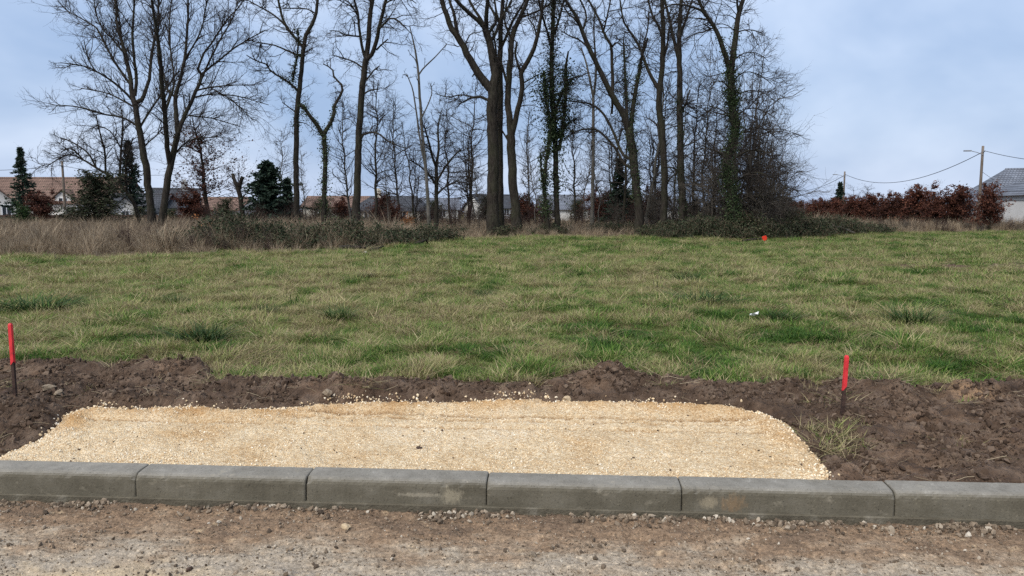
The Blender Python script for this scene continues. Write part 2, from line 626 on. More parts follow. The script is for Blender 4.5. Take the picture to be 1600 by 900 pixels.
def make_grass():
    m, t, b = new_mat('grass_blades', 0.75, 0.2)
    a = N(t, 'ShaderNodeAttribute', attribute_type='INSTANCER', attribute_name='tint')
    s = N(t, 'ShaderNodeAttribute', attribute_name='shade')
    ad = N(t, 'ShaderNodeMath', operation='ADD')
    sub = N(t, 'ShaderNodeMath', operation='MULTIPLY_ADD')
    sub.inputs[1].default_value = 0.75
    sub.inputs[2].default_value = -0.375
    t.links.new(s.outputs['Fac'], sub.inputs[0])
    t.links.new(a.outputs['Fac'], ad.inputs[0])
    t.links.new(sub.outputs[0], ad.inputs[1])
    r = ramp_node(t, [(0.0, (0.034, 0.080, 0.014)), (0.20, (0.085, 0.170, 0.024)), (0.36, (0.150, 0.225, 0.044)), (0.50, (0.235, 0.240, 0.085)),
                      (0.64, (0.36, 0.305, 0.150)), (0.76, (0.46, 0.385, 0.225)), (0.86, (0.24, 0.175, 0.10)), (1.0, (0.12, 0.085, 0.05))])
    m8 = N(t, 'ShaderNodeMath', operation='MULTIPLY')
    m8.inputs[1].default_value = 0.8
    t.links.new(ad.outputs[0], m8.inputs[0])
    t.links.new(m8.outputs[0], r.inputs[0])
    t.links.new(r.outputs[0], b.inputs['Base Color'])
    tr = t.nodes.new('ShaderNodeBsdfTranslucent')
    t.links.new(r.outputs[0], tr.inputs['Color'])
    ms = t.nodes.new('ShaderNodeMixShader')
    ms.inputs[0].default_value = 0.25
    t.links.new(b.outputs[0], ms.inputs[1])
    t.links.new(tr.outputs[0], ms.inputs[2])
    t.links.new(ms.outputs[0], t.nodes['Material Output'].inputs[0])
    return m


M['grass'] = make_grass()


def make_blade(name, stops, transl=0.25):
    m, t, b = new_mat(name, 0.75, 0.2)
    s = N(t, 'ShaderNodeAttribute', attribute_name='shade')
    r = ramp_node(t, stops)
    t.links.new(s.outputs['Fac'], r.inputs[0])
    oi = t.nodes.new('ShaderNodeObjectInfo')
    rr = ramp_node(t, [(0, (0.7, 0.7, 0.7)), (1, (1.25, 1.2, 1.15))])
    t.links.new(oi.outputs['Random'], rr.inputs[0])
    c = mixc(t, 1.0, r.outputs[0], rr.outputs[0], 'MULTIPLY')
    t.links.new(c, b.inputs['Base Color'])
    tr = t.nodes.new('ShaderNodeBsdfTranslucent')
    t.links.new(c, tr.inputs['Color'])
    ms = t.nodes.new('ShaderNodeMixShader')
    ms.inputs[0].default_value = transl
    t.links.new(b.outputs[0], ms.inputs[1])
    t.links.new(tr.outputs[0], ms.inputs[2])
    t.links.new(ms.outputs[0], t.nodes['Material Output'].inputs[0])
    return m


M['dry'] = make_blade('dry_grass', [(0, (0.12, 0.085, 0.055)), (0.5, (0.25, 0.195, 0.135)), (0.85, (0.36, 0.295, 0.205)), (1, (0.45, 0.38, 0.27))])
M['tuft'] = make_blade('tuft_blades', [(0, (0.016, 0.038, 0.010)), (0.6, (0.034, 0.072, 0.018)), (1, (0.085, 0.13, 0.04))], 0.15)
M['bramble'] = make_blade('bramble_leaves', [(0, (0.020, 0.028, 0.014)), (0.55, (0.040, 0.056, 0.026)), (0.85, (0.085, 0.085, 0.050)), (1, (0.13, 0.10, 0.07))], 0.15)
M['cane'] = simple('bramble_cane', [(0.3, (0.07, 0.05, 0.04)), (0.7, (0.14, 0.11, 0.085))], 8)
M['beech'] = make_blade('beech_leaves', [(0, (0.045, 0.015, 0.010)), (0.5, (0.095, 0.034, 0.022)), (1, (0.155, 0.068, 0.040))], 0.2)
M['orange'] = make_blade('orange_leaves', [(0, (0.15, 0.06, 0.02)), (0.5, (0.25, 0.11, 0.04)), (1, (0.34, 0.18, 0.08))], 0.2)
M['ivy'] = make_blade('ivy_leaves', [(0, (0.016, 0.028, 0.011)), (0.6, (0.038, 0.062, 0.025)), (1, (0.085, 0.115, 0.052))], 0.15)
M['needle'] = make_blade('conifer_needles', [(0, (0.010, 0.020, 0.014)), (0.6, (0.020, 0.038, 0.026)), (1, (0.040, 0.068, 0.045))], 0.1)
M['laurel'] = make_blade('laurel_leaves', [(0, (0.020, 0.042, 0.012)), (0.6, (0.042, 0.082, 0.022)), (1, (0.08, 0.13, 0.04))], 0.15)


def make_bark(name, stops, moss):
    m, t, b = new_mat(name, 0.95, 0.15)
    v = coord(t, 'World', (1, 1, 0.22))
    f = noise(t, v, 14, 8, 0.7)
    r = ramp_node(t, stops)
    t.links.new(f, r.inputs[0])
    f2 = noise(t, coord(t, 'World', (1, 1, 0.6)), 1.6, 5, 0.6)
    r2 = ramp_node(t, [(0.45, (0, 0, 0)), (0.68, (moss, moss, moss))])
    t.links.new(f2, r2.inputs[0])
    c = mixc(t, r2.outputs[0], r.outputs[0], (0.036, 0.040, 0.020))
    t.links.new(c, b.inputs['Base Color'])
    bump(t, b, f, 1.0, 0.06)
    return m


M['bark'] = make_bark('oak_bark', [(0.32, (0.010, 0.008, 0.006)), (0.5, (0.028, 0.023, 0.018)), (0.68, (0.058, 0.050, 0.040))], 0.5)
M['bark_pale'] = make_bark('pale_bark', [(0.3, (0.055, 0.050, 0.042)), (0.55, (0.12, 0.11, 0.095)), (0.75, (0.18, 0.165, 0.14))], 0.5)
M['twig'] = simple('twigs', [(0.3, (0.016, 0.012, 0.010)), (0.7, (0.036, 0.029, 0.024))], 3)
M['twig_red'] = simple('reddish_twigs', [(0.3, (0.034, 0.020, 0.017)), (0.7, (0.066, 0.042, 0.035))], 3)
M['twig_pale'] = simple('pale_twigs', [(0.3, (0.050, 0.042, 0.033)), (0.7, (0.105, 0.090, 0.072))], 3)
M['red_paint'] = simple('red_marker_paint', [(0.28, (0.10, 0.035, 0.028)), (0.38, (0.50, 0.022, 0.028)), (0.7, (0.74, 0.045, 0.05))], 22, 'Object', rough=0.55, spec=0.35)
M['orange_paint'] = simple('orange_red_paint', [(0.3, (0.45, 0.022, 0.010)), (0.7, (0.70, 0.045, 0.018))], 12, 'Object', rough=0.6)
M['dark_stake'] = simple('stained_stake', [(0.3, (0.028, 0.018, 0.014)), (0.7, (0.075, 0.045, 0.035))], 30, 'Object', bs=0.3)
M['rock'] = simple('field_stone', [(0.3, (0.19, 0.145, 0.10)), (0.7, (0.33, 0.265, 0.19))], 12, 'Object', bs=0.6, bscale=40)
M['lime_rock'] = simple('limestone_lump', [(0.3, (0.46, 0.33, 0.19)), (0.7, (0.66, 0.53, 0.35))], 14, 'Object', bs=0.6, bscale=40)
M['pale_rock'] = simple('pale_stone', [(0.3, (0.34, 0.32, 0.28)), (0.7, (0.52, 0.50, 0.45))], 14, 'Object', bs=0.6, bscale=40)
M['pole_wood'] = simple('pole_wood', [(0.3, (0.10, 0.078, 0.060)), (0.7, (0.19, 0.155, 0.125))], 5, 'Object', sc=(1, 1, 0.15), bs=0.3)
M['white_paint'] = simple('white_sleeve', [(0.3, (0.62, 0.62, 0.60)), (0.7, (0.75, 0.75, 0.73))], 6, 'Object')
M['metal'] = simple('galvanised_metal', [(0.3, (0.16, 0.165, 0.17)), (0.7, (0.28, 0.285, 0.29))], 8, 'Object', rough=0.5, spec=0.5)
M['cable'] = simple('black_cable', [(0.3, (0.02, 0.02, 0.022)), (0.7, (0.04, 0.04, 0.042))], 4)
M['paper'] = simple('white_litter', [(0.3, (0.62, 0.62, 0.60)), (0.7, (0.8, 0.8, 0.78))], 20)
M['render_white'] = simple('white_render', [(0.3, (0.58, 0.56, 0.52)), (0.7, (0.70, 0.68, 0.64))], 0.8, 'Object', bs=0.1, bscale=30)
M['render_grey'] = simple('grey_render', [(0.3, (0.36, 0.355, 0.345)), (0.7, (0.46, 0.455, 0.44))], 0.9, 'Object', bs=0.15, bscale=30)
M['render_cream'] = simple('cream_render', [(0.3, (0.50, 0.46, 0.38)), (0.7, (0.60, 0.56, 0.47))], 0.8, 'Object')
M['frame_white'] = simple('window_frame_white', [(0.3, (0.70, 0.70, 0.70)), (0.7, (0.8, 0.8, 0.8))], 5, 'Object', rough=0.5)
M['shutter'] = simple('grey_shutter', [(0.3, (0.10, 0.11, 0.12)), (0.7, (0.15, 0.16, 0.17))], 5, 'Object')
mg, tg, bgl = new_mat('window_glass', 0.06, 0.6)
bgl.inputs['Base Color'].default_value = (0.035, 0.042, 0.05, 1)
M['glass'] = mg


def make_roof(name, c0, c1, course, bond):
    m, t, b = new_mat(name, 0.8, 0.25)
    v = coord(t, 'Object')
    br = N(t, 'ShaderNodeTexBrick', ins={'Scale': 1.0, 'Mortar Size': 0.025, 'Brick Width': bond, 'Row Height': course, 'Bias': 0.0,
                                        'Color1': (*c0, 1), 'Color2': (*c1, 1), 'Mortar': (c0[0] * 0.35, c0[1] * 0.35, c0[2] * 0.35, 1)})
    sw = t.nodes.new('ShaderNodeSeparateXYZ')
    cw = t.nodes.new('ShaderNodeCombineXYZ')
    t.links.new(v, sw.inputs[0])
    t.links.new(sw.outputs[0], cw.inputs[0])
    t.links.new(sw.outputs[2], cw.inputs[1])
    t.links.new(cw.outputs[0], br.inputs['Vector'])
    f = noise(t, v, 0.7, 6, 0.65)
    r = ramp_node(t, [(0.3, (0.65, 0.62, 0.60)), (0.7, (1.15, 1.15, 1.15))])
    t.links.new(f, r.inputs[0])
    c = mixc(t, 1.0, br.outputs['Color'], r.outputs[0], 'MULTIPLY')
    t.links.new(c, b.inputs['Base Color'])
    bump(t, b, br.outputs['Fac'], -0.6, 0.03)
    return m


M['tiles'] = make_roof('brown_tiles', (0.145, 0.092, 0.068), (0.20, 0.128, 0.096), 0.36, 0.26)
M['slate'] = make_roof('dark_slate', (0.050, 0.054, 0.062), (0.072, 0.077, 0.088), 0.22, 0.3)
M['slate_new'] = make_roof('blue_grey_slate', (0.13, 0.145, 0.175), (0.165, 0.18, 0.21), 0.22, 0.3)


# ================================================================== layout curves
K0, K1 = gnd(0, 720, 0.17), gnd(1600, 757, 0.17)
KT = norm((K1 - K0)[:2])
KN = np.array([-KT[1], KT[0]])
KANG = math.atan2(KT[1], KT[0])


def kd(x, y):
    """distance behind the kerb's back edge"""
    return (x - K0[0]) * KN[0] + (y - K0[1]) * KN[1]


def kpt(s, d):
    return K0[:2] + KT * s + KN * d


soil_px = [(-500, 560), (-200, 566), (0, 566), (150, 570), (215, 578), (265, 580), (320, 577), (360, 600), (430, 600), (500, 600), (620, 604), (700, 600), (850, 601),
           (920, 588), (1000, 594), (1040, 601), (1130, 602), (1300, 599), (1450, 601), (1600, 598), (1850, 600), (2200, 600)]
_sl = np.array([gnd(a, b, 0.24)[:2] for a, b in soil_px])


def soil_line(x):
    return np.interp(x, _sl[:, 0], _sl[:, 1])


edge_px = [(-900, 400), (-400, 402), (0, 402), (150, 401), (270, 399), (330, 398), (450, 394), (560, 391), (640, 383), (690, 373), (800, 371), (1000, 371), (1130, 374),
           (1230, 373), (1300, 367), (1600, 363), (2000, 362), (2600, 362)]
_el = np.array([gnd(a, b, 0.26)[:2] for a, b in edge_px])
_ea = np.arctan2(_el[:, 0], _el[:, 1])
_er = np.hypot(_el[:, 0], _el[:, 1])


def edge_r(x, y):
    """positive = beyond the mown field's far edge (metres along the view ray from the road)"""
    a = np.arctan2(x, y)
    return np.hypot(x, y) - np.interp(a, _ea, _er)


def z_field(x, y):
    far = smooth(8, 30, y)
    return 0.24 + 0.035 * fbm(x, y, 2.6, 2, 5) * (1 + far) + 0.018 * fbm(x, y, 0.7, 2, 9) + 0.06 * far * fbm(x, y, 12, 2, 21)


def z_ground(x, y):
    z = z_field(x, y)
    inside = smooth(-0.02, 0.22, soil_line(x) - y)
    return z - 0.16 * inside


gravel_px = [(-420, 719), (-150, 712), (0, 702), (55, 684), (85, 664), (105, 646), (150, 640), (225, 642), (300, 638), (400, 643), (470, 638), (530, 632), (640, 632), (760, 632), (840, 626), (900, 632), (1000, 633),
             (1080, 636), (1140, 641), (1200, 650), (1232, 665), (1254, 686), (1280, 708), (1300, 735), (1310, 752)]
_gp = np.array([gnd(a, b, 0.185)[:2] for a, b in gravel_px])
_a, _b = kpt(6.2, 0), None
_front = [kpt((np.array(_gp[-1]) - K0[:2]) @ KT, -0.06), kpt((np.array(_gp[0]) - K0[:2]) @ KT - 0.3, -0.06)]
GP = np.concatenate([_gp, np.array(_front)])


def poly_sd(x, y, P):
    """signed distance, positive inside"""
    d = np.full(np.shape(x), 1e9)
    ins = np.zeros(np.shape(x), bool)
    n = len(P)
    for i in range(n):
        a, b = P[i], P[(i + 1) % n]
        e = b - a
        t = np.clip(((x - a[0]) * e[0] + (y - a[1]) * e[1]) / (e @ e + 1e-12), 0, 1)
        d = np.minimum(d, np.hypot(x - a[0] - t * e[0], y - a[1] - t * e[1]))
        c = ((a[1] > y) != (b[1] > y)) & (x < (b[0] - a[0]) * (y - a[1]) / (b[1] - a[1] + 1e-12) + a[0])
        ins ^= c
    return np.where(ins, d, -d)


def back_sd(x, y):
    """distance to the gravel's back and side edge only"""
    d = np.full(np.shape(x), 1e9)
    for i in range(len(_gp) - 1):
        a, b = _gp[i], _gp[i + 1]
        e = b - a
        t = np.clip(((x - a[0]) * e[0] + (y - a[1]) * e[1]) / (e @ e + 1e-12), 0, 1)
        d = np.minimum(d, np.hypot(x - a[0] - t * e[0], y - a[1] - t * e[1]))
    return d


RUT_K = [kd(*gnd(800, py_, 0.19)[:2]) for py_ in (649, 656, 667)]


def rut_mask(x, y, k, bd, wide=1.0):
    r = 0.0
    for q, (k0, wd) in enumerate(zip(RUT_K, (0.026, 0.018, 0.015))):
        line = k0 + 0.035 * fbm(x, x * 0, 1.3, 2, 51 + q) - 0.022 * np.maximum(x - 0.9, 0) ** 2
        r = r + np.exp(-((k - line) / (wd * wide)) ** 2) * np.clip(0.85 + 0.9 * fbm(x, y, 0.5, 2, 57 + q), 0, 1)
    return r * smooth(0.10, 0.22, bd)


def z_gravel(x, y):
    d = poly_sd(x, y, GP)
    bd = back_sd(x, y)
    dd = np.where(d > 0, bd, -bd) + 0.022 * fbm(x, y, 0.12, 3, 33) + 0.012 * fbm(x, y, 0.04, 2, 35)
    k = kd(x, y)
    z = 0.158 + 0.030 * smooth(0.02, 0.9, k)
    z = z + 0.036 * np.exp(-((bd - 0.12) / 0.085) ** 2) * (1 + 0.5 * fbm(x, y, 0.4, 2, 53)) * smooth(0.3, 0.7, k)            # graded ridge at the back
    z = z - 0.024 * rut_mask(x, y, k, bd, 1.5)
    z = z + 0.010 * fbm(x, y, 0.25, 3, 41) + 0.007 * fbm(x, y, 0.05, 2, 43) * (1 + 1.2 * np.exp(-bd / 0.2))
    return z - 0.20 * (1 - smooth(-0.10, 0.035, dd)) - 0.012 * smooth(0.03, -0.04, k)


def z_soil(x, y):
    k = kd(x, y)
    back = soil_line(x) - y                      # >0 in front of the turf edge
    z = 0.165 + 0.075 * smooth(0.1, 1.3, k)
    z = z + 0.050 * fbm(x, y, 0.55, 3, 61) + 0.030 * fbm(x, y, 0.16, 3, 63, 0.65) + 0.030 * (0.5 - np.abs(fbm(x, y * 1.6, 0.12, 3, 65, 0.65)))
    z = z + 0.055 * np.exp(-((back - 0.22) / 0.16) ** 2)          # berm under the turf edge
    m1 = at(275, 590, 5.9)
    z = z + 0.10 * np.exp(-(((x - m1[0]) / 0.38) ** 2 + ((y - 5.85) / 0.22) ** 2))
    m2 = at(960, 600, 5.55)
    z = z + 0.09 * np.exp(-(((x - m2[0]) / 0.30) ** 2 + ((y - 5.5) / 0.16) ** 2))
    m3 = at(20, 660, 4.6)
    z = z + 0.09 * np.exp(-(((x - m3[0] + 0.15) / 0.5) ** 2 + ((y - 4.62) / 0.28) ** 2))
    m4 = at(1300, 690, 4.3)
    z = z - 0.05 * np.exp(-(((x - m4[0]) / 0.16) ** 2 + ((y - 4.35) / 0.25) ** 2))
    z = z - 0.20 * (1 - smooth(-0.10, 0.10, back + 0.07 * fbm(x, y, 0.3, 3, 71)))
    gd = poly_sd(x, y, GP)
    z = z - 0.15 * smooth(-0.07, 0.14, gd)
    cap = 0.150 + 0.9 * np.maximum(k, 0) * 0.5
    return np.minimum(z, np.where(k < 0.25, cap + 0.008 * fbm(x, y, 0.05, 2, 77), 9.0))


def z_road(x, y):
    k = kd(x, y)                                  # kerb face is at about -0.14
    z = 0.012 * fbm(x, y, 0.7, 3, 81) + 0.010 * fbm(x, y * 1.6, 0.14, 3, 83, 0.65) + 0.007 * (0.5 - np.abs(fbm(x, y * 1.4, 0.06, 2, 85)))
    z = z + 0.009 * pnoise(k * 14, x * 0.7, 89) + 0.005 * pnoise(k * 31, x * 1.3, 90)
    z = z + 0.020 * np.exp(-((k + 0.17) / 0.05) ** 2) * np.clip(0.35 + 0.9 * fbm(x, y, 0.5, 2, 87), 0, 1.4)
    return z


def grid_mesh(name, xs, ys, zf, attrs=None):
    X, Y = np.meshgrid(xs, ys)
    Z = zf(X, Y)
    nx, ny = len(xs), len(ys)
    i = np.arange(nx * ny).reshape(ny, nx)
    f = np.stack([i[:-1, :-1], i[:-1, 1:], i[1:, 1:], i[1:, :-1]], -1).reshape(-1, 4)
    me = mesh_from(name, np.stack([X, Y, Z], -1).reshape(-1, 3), f, True)
    for k, fn in (attrs or {}).items():
        a = me.attributes.new(k, 'FLOAT', 'POINT')
        a.data.foreach_set('value', np.clip(fn(X, Y), 0, 1).astype(np.float32).ravel())
    return me


# ------------------------------------------------------------------ setting: ground, road, soil, gravel
def spaced(stops):
    out = []
    for a, b, s in stops:
        out.append(np.arange(a, b, s))
    return np.concatenate(out)


def litter(x, y):
    return smooth(-0.6, 1.2, edge_r(x, y) + 0.8 * fbm(x, y, 2.0, 3, 101)) * (1 - 0.75 * smooth(85, 120, y))


bareA = gnd(1550, 416, 0.25)
bareB = gnd(20, 432, 0.25)


def bare(x, y):
    n = 0.6 * fbm(x, y, 1.3, 4, 111, 0.6)
    a = np.exp(-(((x - bareA[0] - 1.5) / 4.6) ** 2 + ((y - bareA[1]) / 2.4) ** 2))
    b = 0.8 * np.exp(-(((x - bareB[0] + 1.0) / 3.0) ** 2 + ((y - bareB[1]) / 2.8) ** 2))
    return smooth(0.35, 0.75, a + b + n * (a + b + 0.18))


gx = spaced([(-900, -120, 60), (-120, -40, 4), (-40, -12, 0.6), (-12, -5, 0.14), (-5, 5, 0.07), (5, 12, 0.14), (12, 40, 0.6), (40, 120, 4), (120, 901, 60)])
gy = spaced([(3.72, 4.4, 0.2), (4.4, 8, 0.06), (8, 14, 0.12), (14, 30, 0.35), (30, 60, 0.9), (60, 130, 4), (130, 1000, 40)])
gx = np.unique(np.round(gx, 3))


def z_ground_k(x, y):
    return np.where(kd(x, y) < 0.1, -0.06, z_ground(x, y))


tag(obj('ground', grid_mesh('ground', gx, gy, z_ground_k, {'litter': litter, 'bare': bare}), M['field']), kind='structure')

rx = spaced([(-60, -8, 2.0), (-8, -3.2, 0.08), (-3.2, 3.2, 0.0125), (3.2, 8, 0.08), (8, 61, 2.0)])


def road_mesh():
    # rows run parallel to the kerb
    ds = np.r_[np.arange(-10, -3, 0.5), np.arange(-3, -1.35, 0.08), np.arange(-1.35, -0.09, 0.0125)]
    S, D = np.meshgrid(rx, ds)
    X = K0[0] + 2.73 + KT[0] * S + KN[0] * D
    Y = K0[1] - 0.18 + KT[1] * S + KN[1] * D
    Z = z_road(X, Y)
    nx, ny = len(rx), len(ds)
    i = np.arange(nx * ny).reshape(ny, nx)
    f = np.stack([i[:-1, :-1], i[:-1, 1:], i[1:, 1:], i[1:, :-1]], -1).reshape(-1, 4)
    return mesh_from('road', np.stack([X, Y, Z], -1).reshape(-1, 3), f, True)


M['road'] = make_road()
tag(obj('road', road_mesh(), M['road']), kind='structure')


def strip_mesh(name, s0, s1, d0, d1, ss, ds_, zf, coarse=None):
    s = np.arange(s0, s1, ss)
    if coarse:
        s = np.r_[np.arange(coarse[0], s0, 0.06), s, np.arange(s1, coarse[1], 0.06)]
    d = np.arange(d0, d1, ds_)
    S, D = np.meshgrid(s, d)
    X = K0[0] + KT[0] * S + KN[0] * D
    Y = K0[1] + KT[1] * S + KN[1] * D
    i = np.arange(len(s) * len(d)).reshape(len(d), len(s))
    f = np.stack([i[:-1, :-1], i[:-1, 1:], i[1:, 1:], i[1:, :-1]], -1).reshape(-1, 4)
    return mesh_from(name, np.stack([X, Y, zf(X, Y)], -1).reshape(-1, 3), f, True)


GRAVEL = strip_mesh('gravel_apron', -1.6, 5.4, 0.006, 1.55, 0.013, 0.013, z_gravel)


def gravel_wear_and_shade(me):
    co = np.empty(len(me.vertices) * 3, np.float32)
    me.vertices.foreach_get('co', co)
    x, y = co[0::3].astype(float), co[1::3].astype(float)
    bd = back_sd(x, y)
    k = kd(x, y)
    rut_shade = rut_mask(x, y, k, bd)  # painted shading of the grooves, darkens the stone colour
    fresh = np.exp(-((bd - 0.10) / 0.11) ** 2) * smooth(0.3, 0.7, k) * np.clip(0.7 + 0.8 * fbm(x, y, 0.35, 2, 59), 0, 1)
    for nm, v_ in (('rut_shade', rut_shade), ('fresh', fresh)):
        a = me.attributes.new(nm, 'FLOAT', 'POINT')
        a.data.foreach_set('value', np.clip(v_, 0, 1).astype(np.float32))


gravel_wear_and_shade(GRAVEL)


def tan_patch():
    t = M['soil'].node_tree
    b = t.nodes['Principled BSDF']
    old = b.inputs['Base Color'].links[0].from_socket
    pos = t.nodes.new('ShaderNodeNewGeometry')
    sb = N(t, 'ShaderNodeVectorMath', operation='DISTANCE')
    sb.inputs[1].default_value = tuple(gnd(1520, 616, 0.25))
    t.links.new(pos.outputs['Position'], sb.inputs[0])
    mm = N(t, 'ShaderNodeMath', operation='MULTIPLY_ADD')
    t.links.new(noise(t, coord(t, 'World'), 16, 7, 0.7), mm.inputs[0])
    mm.inputs[1].default_value = 0.7
    t.links.new(sb.outputs['Value'], mm.inputs[2])
    r = ramp_node(t, [(0.36, (0.9, 0.9, 0.9)), (0.60, (0, 0, 0))])
    t.links.new(mm.outputs[0], r.inputs[0])
    dr = ramp_node(t, [(0.32, (0.72, 0.70, 0.68)), (0.5, (1.0, 1.0, 1.0)), (0.66, (1.55, 1.5, 1.42))])
    t.links.new(noise(t, coord(t, 'World', (1, 1.8, 1)), 1.9, 8, 0.7), dr.inputs[0])
    old = mixc(t, 1.0, old, dr.outputs[0], 'MULTIPLY')
    c = mixc(t, r.outputs[0], old, (0.30, 0.19, 0.11))
    t.links.new(c, b.inputs['Base Color'])


tan_patch()
tag(obj('soil_verge', strip_mesh('soil_verge', -1.6, 7.0, 0.012, 2.9, 0.0165, 0.0165, z_soil, (-8, 14)), M['soil']), kind='structure')
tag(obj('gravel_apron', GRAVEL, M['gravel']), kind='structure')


# ------------------------------------------------------------------ kerb
def kerb_stone_mesh(L, seed):
    rng = np.random.default_rng(seed)
    prof = [(0.150, -0.08), (0.004, -0.08), (0.004, 0.03), (0.005, 0.132), (0.0075, 0.146), (0.013, 0.156), (0.022, 0.1625), (0.034, 0.166), (0.075, 0.169), (0.146, 0.172), (0.150, 0.168)]
    prof = np.array(prof)
    ns = 60
    xs = np.r_[0, 0.004, 0.010, np.linspace(0.022, L - 0.022, ns), L - 0.010, L - 0.004, L]
    inset = np.r_[0.006, 0.0018, 0, np.zeros(ns), 0, 0.0018, 0.006]
    chips = [(rng.uniform(0, L), rng.uniform(0.006, 0.022), rng.uniform(0.002, 0.007)) for _ in range(5)] + [(0.0, 0.02, rng.uniform(0.002, 0.012)), (L, 0.02, rng.uniform(0.002, 0.012))]
    arris = np.array([0, 0, 0, 0.35, 1, 1, 0.8, 0.35, 0, 0, 0])
    V = []
    cen = np.array([0.08, 0.05])
    for x, ins in zip(xs, inset):
        q = prof + (cen - prof) / np.linalg.norm(cen - prof, axis=1, keepdims=True) * ins
        ch = sum(d_ * math.exp(-((x - c_) / w_) ** 2) for c_, w_, d_ in chips) + abs(rng.normal(0, 0.0004))
        q = q + arris[:, None] * ch * np.array([0.7, -0.7])
        q = q + rng.normal(0, 0.0004, q.shape)
        V += [(x, a, b) for a, b in q]
    n = len(prof)
    Fc = []
    for i in range(len(xs) - 1):
        for j in range(n):
            a, b = i * n + j, i * n + (j + 1) % n
            Fc.append((a, b, b + n, a + n))
    Fc.append(tuple(range(n)))
    Fc.append(tuple(range((len(xs) - 1) * n + n - 1, (len(xs) - 1) * n - 1, -1)))
    me = mesh_from('kerb_stone', V, Fc, False)
    return me


KD = 0.148       # kerb body depth in front of its back edge
foot = MB()
kfoot_p = [(-0.006, -0.12), (-0.005, 0.037), (-0.001, 0.041), (0.012, 0.042), (0.14, 0.042), (0.14, -0.12)]
foot.prism(kfoot_p, 'x', -9.0, 15.0)
kerb = foot.build('kerb', M['footing'])
tag(kerb, kind='structure')
kerb.location = (*kpt(0, -KD), 0)
kerb.rotation_euler = (0, 0, KANG)
js = [(gnd(px, py, 0.09)[:2] - K0[:2]) @ KT for px, py in ((213, 762), (483, 764), (763, 768), (1062, 775), (1390, 784))]
js = [js[0] - 1.0 * k for k in range(8, 0, -1)] + js + [js[-1] + 1.0 * k for k in range(1, 8)]
for i in range(len(js) - 1):
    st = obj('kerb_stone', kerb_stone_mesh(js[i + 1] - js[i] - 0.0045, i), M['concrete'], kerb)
    st.location = (js[i], random.uniform(-0.004, 0.004), random.uniform(-0.003, 0.004))
    st.rotation_euler = (0, random.uniform(-0.002, 0.002), random.uniform(-0.004, 0.004))


# ------------------------------------------------------------------ scatter with geometry nodes (stuff)
def blob_mesh(name, seed, flat=0.7, sub=1, rough=0.14):
    import bmesh
    bm = bmesh.new()
    bmesh.ops.create_icosphere(bm, subdivisions=sub, radius=0.5)
    rng = np.random.default_rng(seed)
    for v in bm.verts:
        k = 1 + rng.normal(0, rough)
        v.co = Vector((v.co.x * k, v.co.y * k * 0.85, v.co.z * k * flat))
    me = bpy.data.meshes.new(name)
    bm.to_mesh(me)
    bm.free()
    return me


def scatter(name, label, cat, pts, scl, rot, idx, tint, sources, group=None):
    src = bpy.data.collections.new(name + '_sources')
    for i, (me, mat) in enumerate(sources):
        if not me.materials:
            me.materials.append(mat)
        o = bpy.data.objects.new('%s_source_%02d' % (name, i), me)
        src.objects.link(o)
    me = bpy.data.meshes.new(name)
    n = len(pts)
    me.vertices.add(n)
    me.vertices.foreach_set('co', np.asarray(pts, np.float32).ravel())
    for nm, typ, val, key in (('scl', 'FLOAT', scl, 'value'), ('tint', 'FLOAT', tint, 'value')):
        a = me.attributes.new(nm, typ, 'POINT')
        a.data.foreach_set(key, np.asarray(val, np.float32))
    a = me.attributes.new('pick', 'INT', 'POINT')
    a.data.foreach_set('value', np.asarray(idx, np.int32))
    a = me.attributes.new('rot', 'FLOAT_VECTOR', 'POINT')
    a.data.foreach_set('vector', np.asarray(rot, np.float32).ravel())
    o = bpy.data.objects.new(name, me)
    COL.objects.link(o)
    g = bpy.data.node_groups.new(name, 'GeometryNodeTree')
    g.interface.new_socket('Geometry', in_out='INPUT', socket_type='NodeSocketGeometry')
    g.interface.new_socket('Geometry', in_out='OUTPUT', socket_type='NodeSocketGeometry')
    gi, go = g.nodes.new('NodeGroupInput'), g.nodes.new('NodeGroupOutput')
    ci = g.nodes.new('GeometryNodeCollectionInfo')
    ci.inputs['Collection'].default_value = src
    ci.inputs['Separate Children'].default_value = True
    ci.inputs['Reset Children'].default_value = True
    ip = g.nodes.new('GeometryNodeInstanceOnPoints')
    ip.inputs['Pick Instance'].default_value = True

    def na(nm, typ):
        q = g.nodes.new('GeometryNodeInputNamedAttribute')
        q.data_type = typ
        q.inputs['Name'].default_value = nm
        return q.outputs['Attribute']
    er = g.nodes.new('FunctionNodeEulerToRotation')
    g.links.new(na('rot', 'FLOAT_VECTOR'), er.inputs[0])
    g.links.new(gi.outputs[0], ip.inputs['Points'])
    g.links.new(ci.outputs[0], ip.inputs['Instance'])
    g.links.new(na('pick', 'INT'), ip.inputs['Instance Index'])
    g.links.new(er.outputs[0], ip.inputs['Rotation'])
    g.links.new(na('scl', 'FLOAT'), ip.inputs['Scale'])
    g.links.new(ip.outputs[0], go.inputs[0])
    md = o.modifiers.new('scatter', 'NODES')
    md.node_group = g
    tag(o, label, cat, group, 'stuff')
    return o


def tumble(n, rng):
    return rng.uniform(0, 2 * PI, (n, 3))


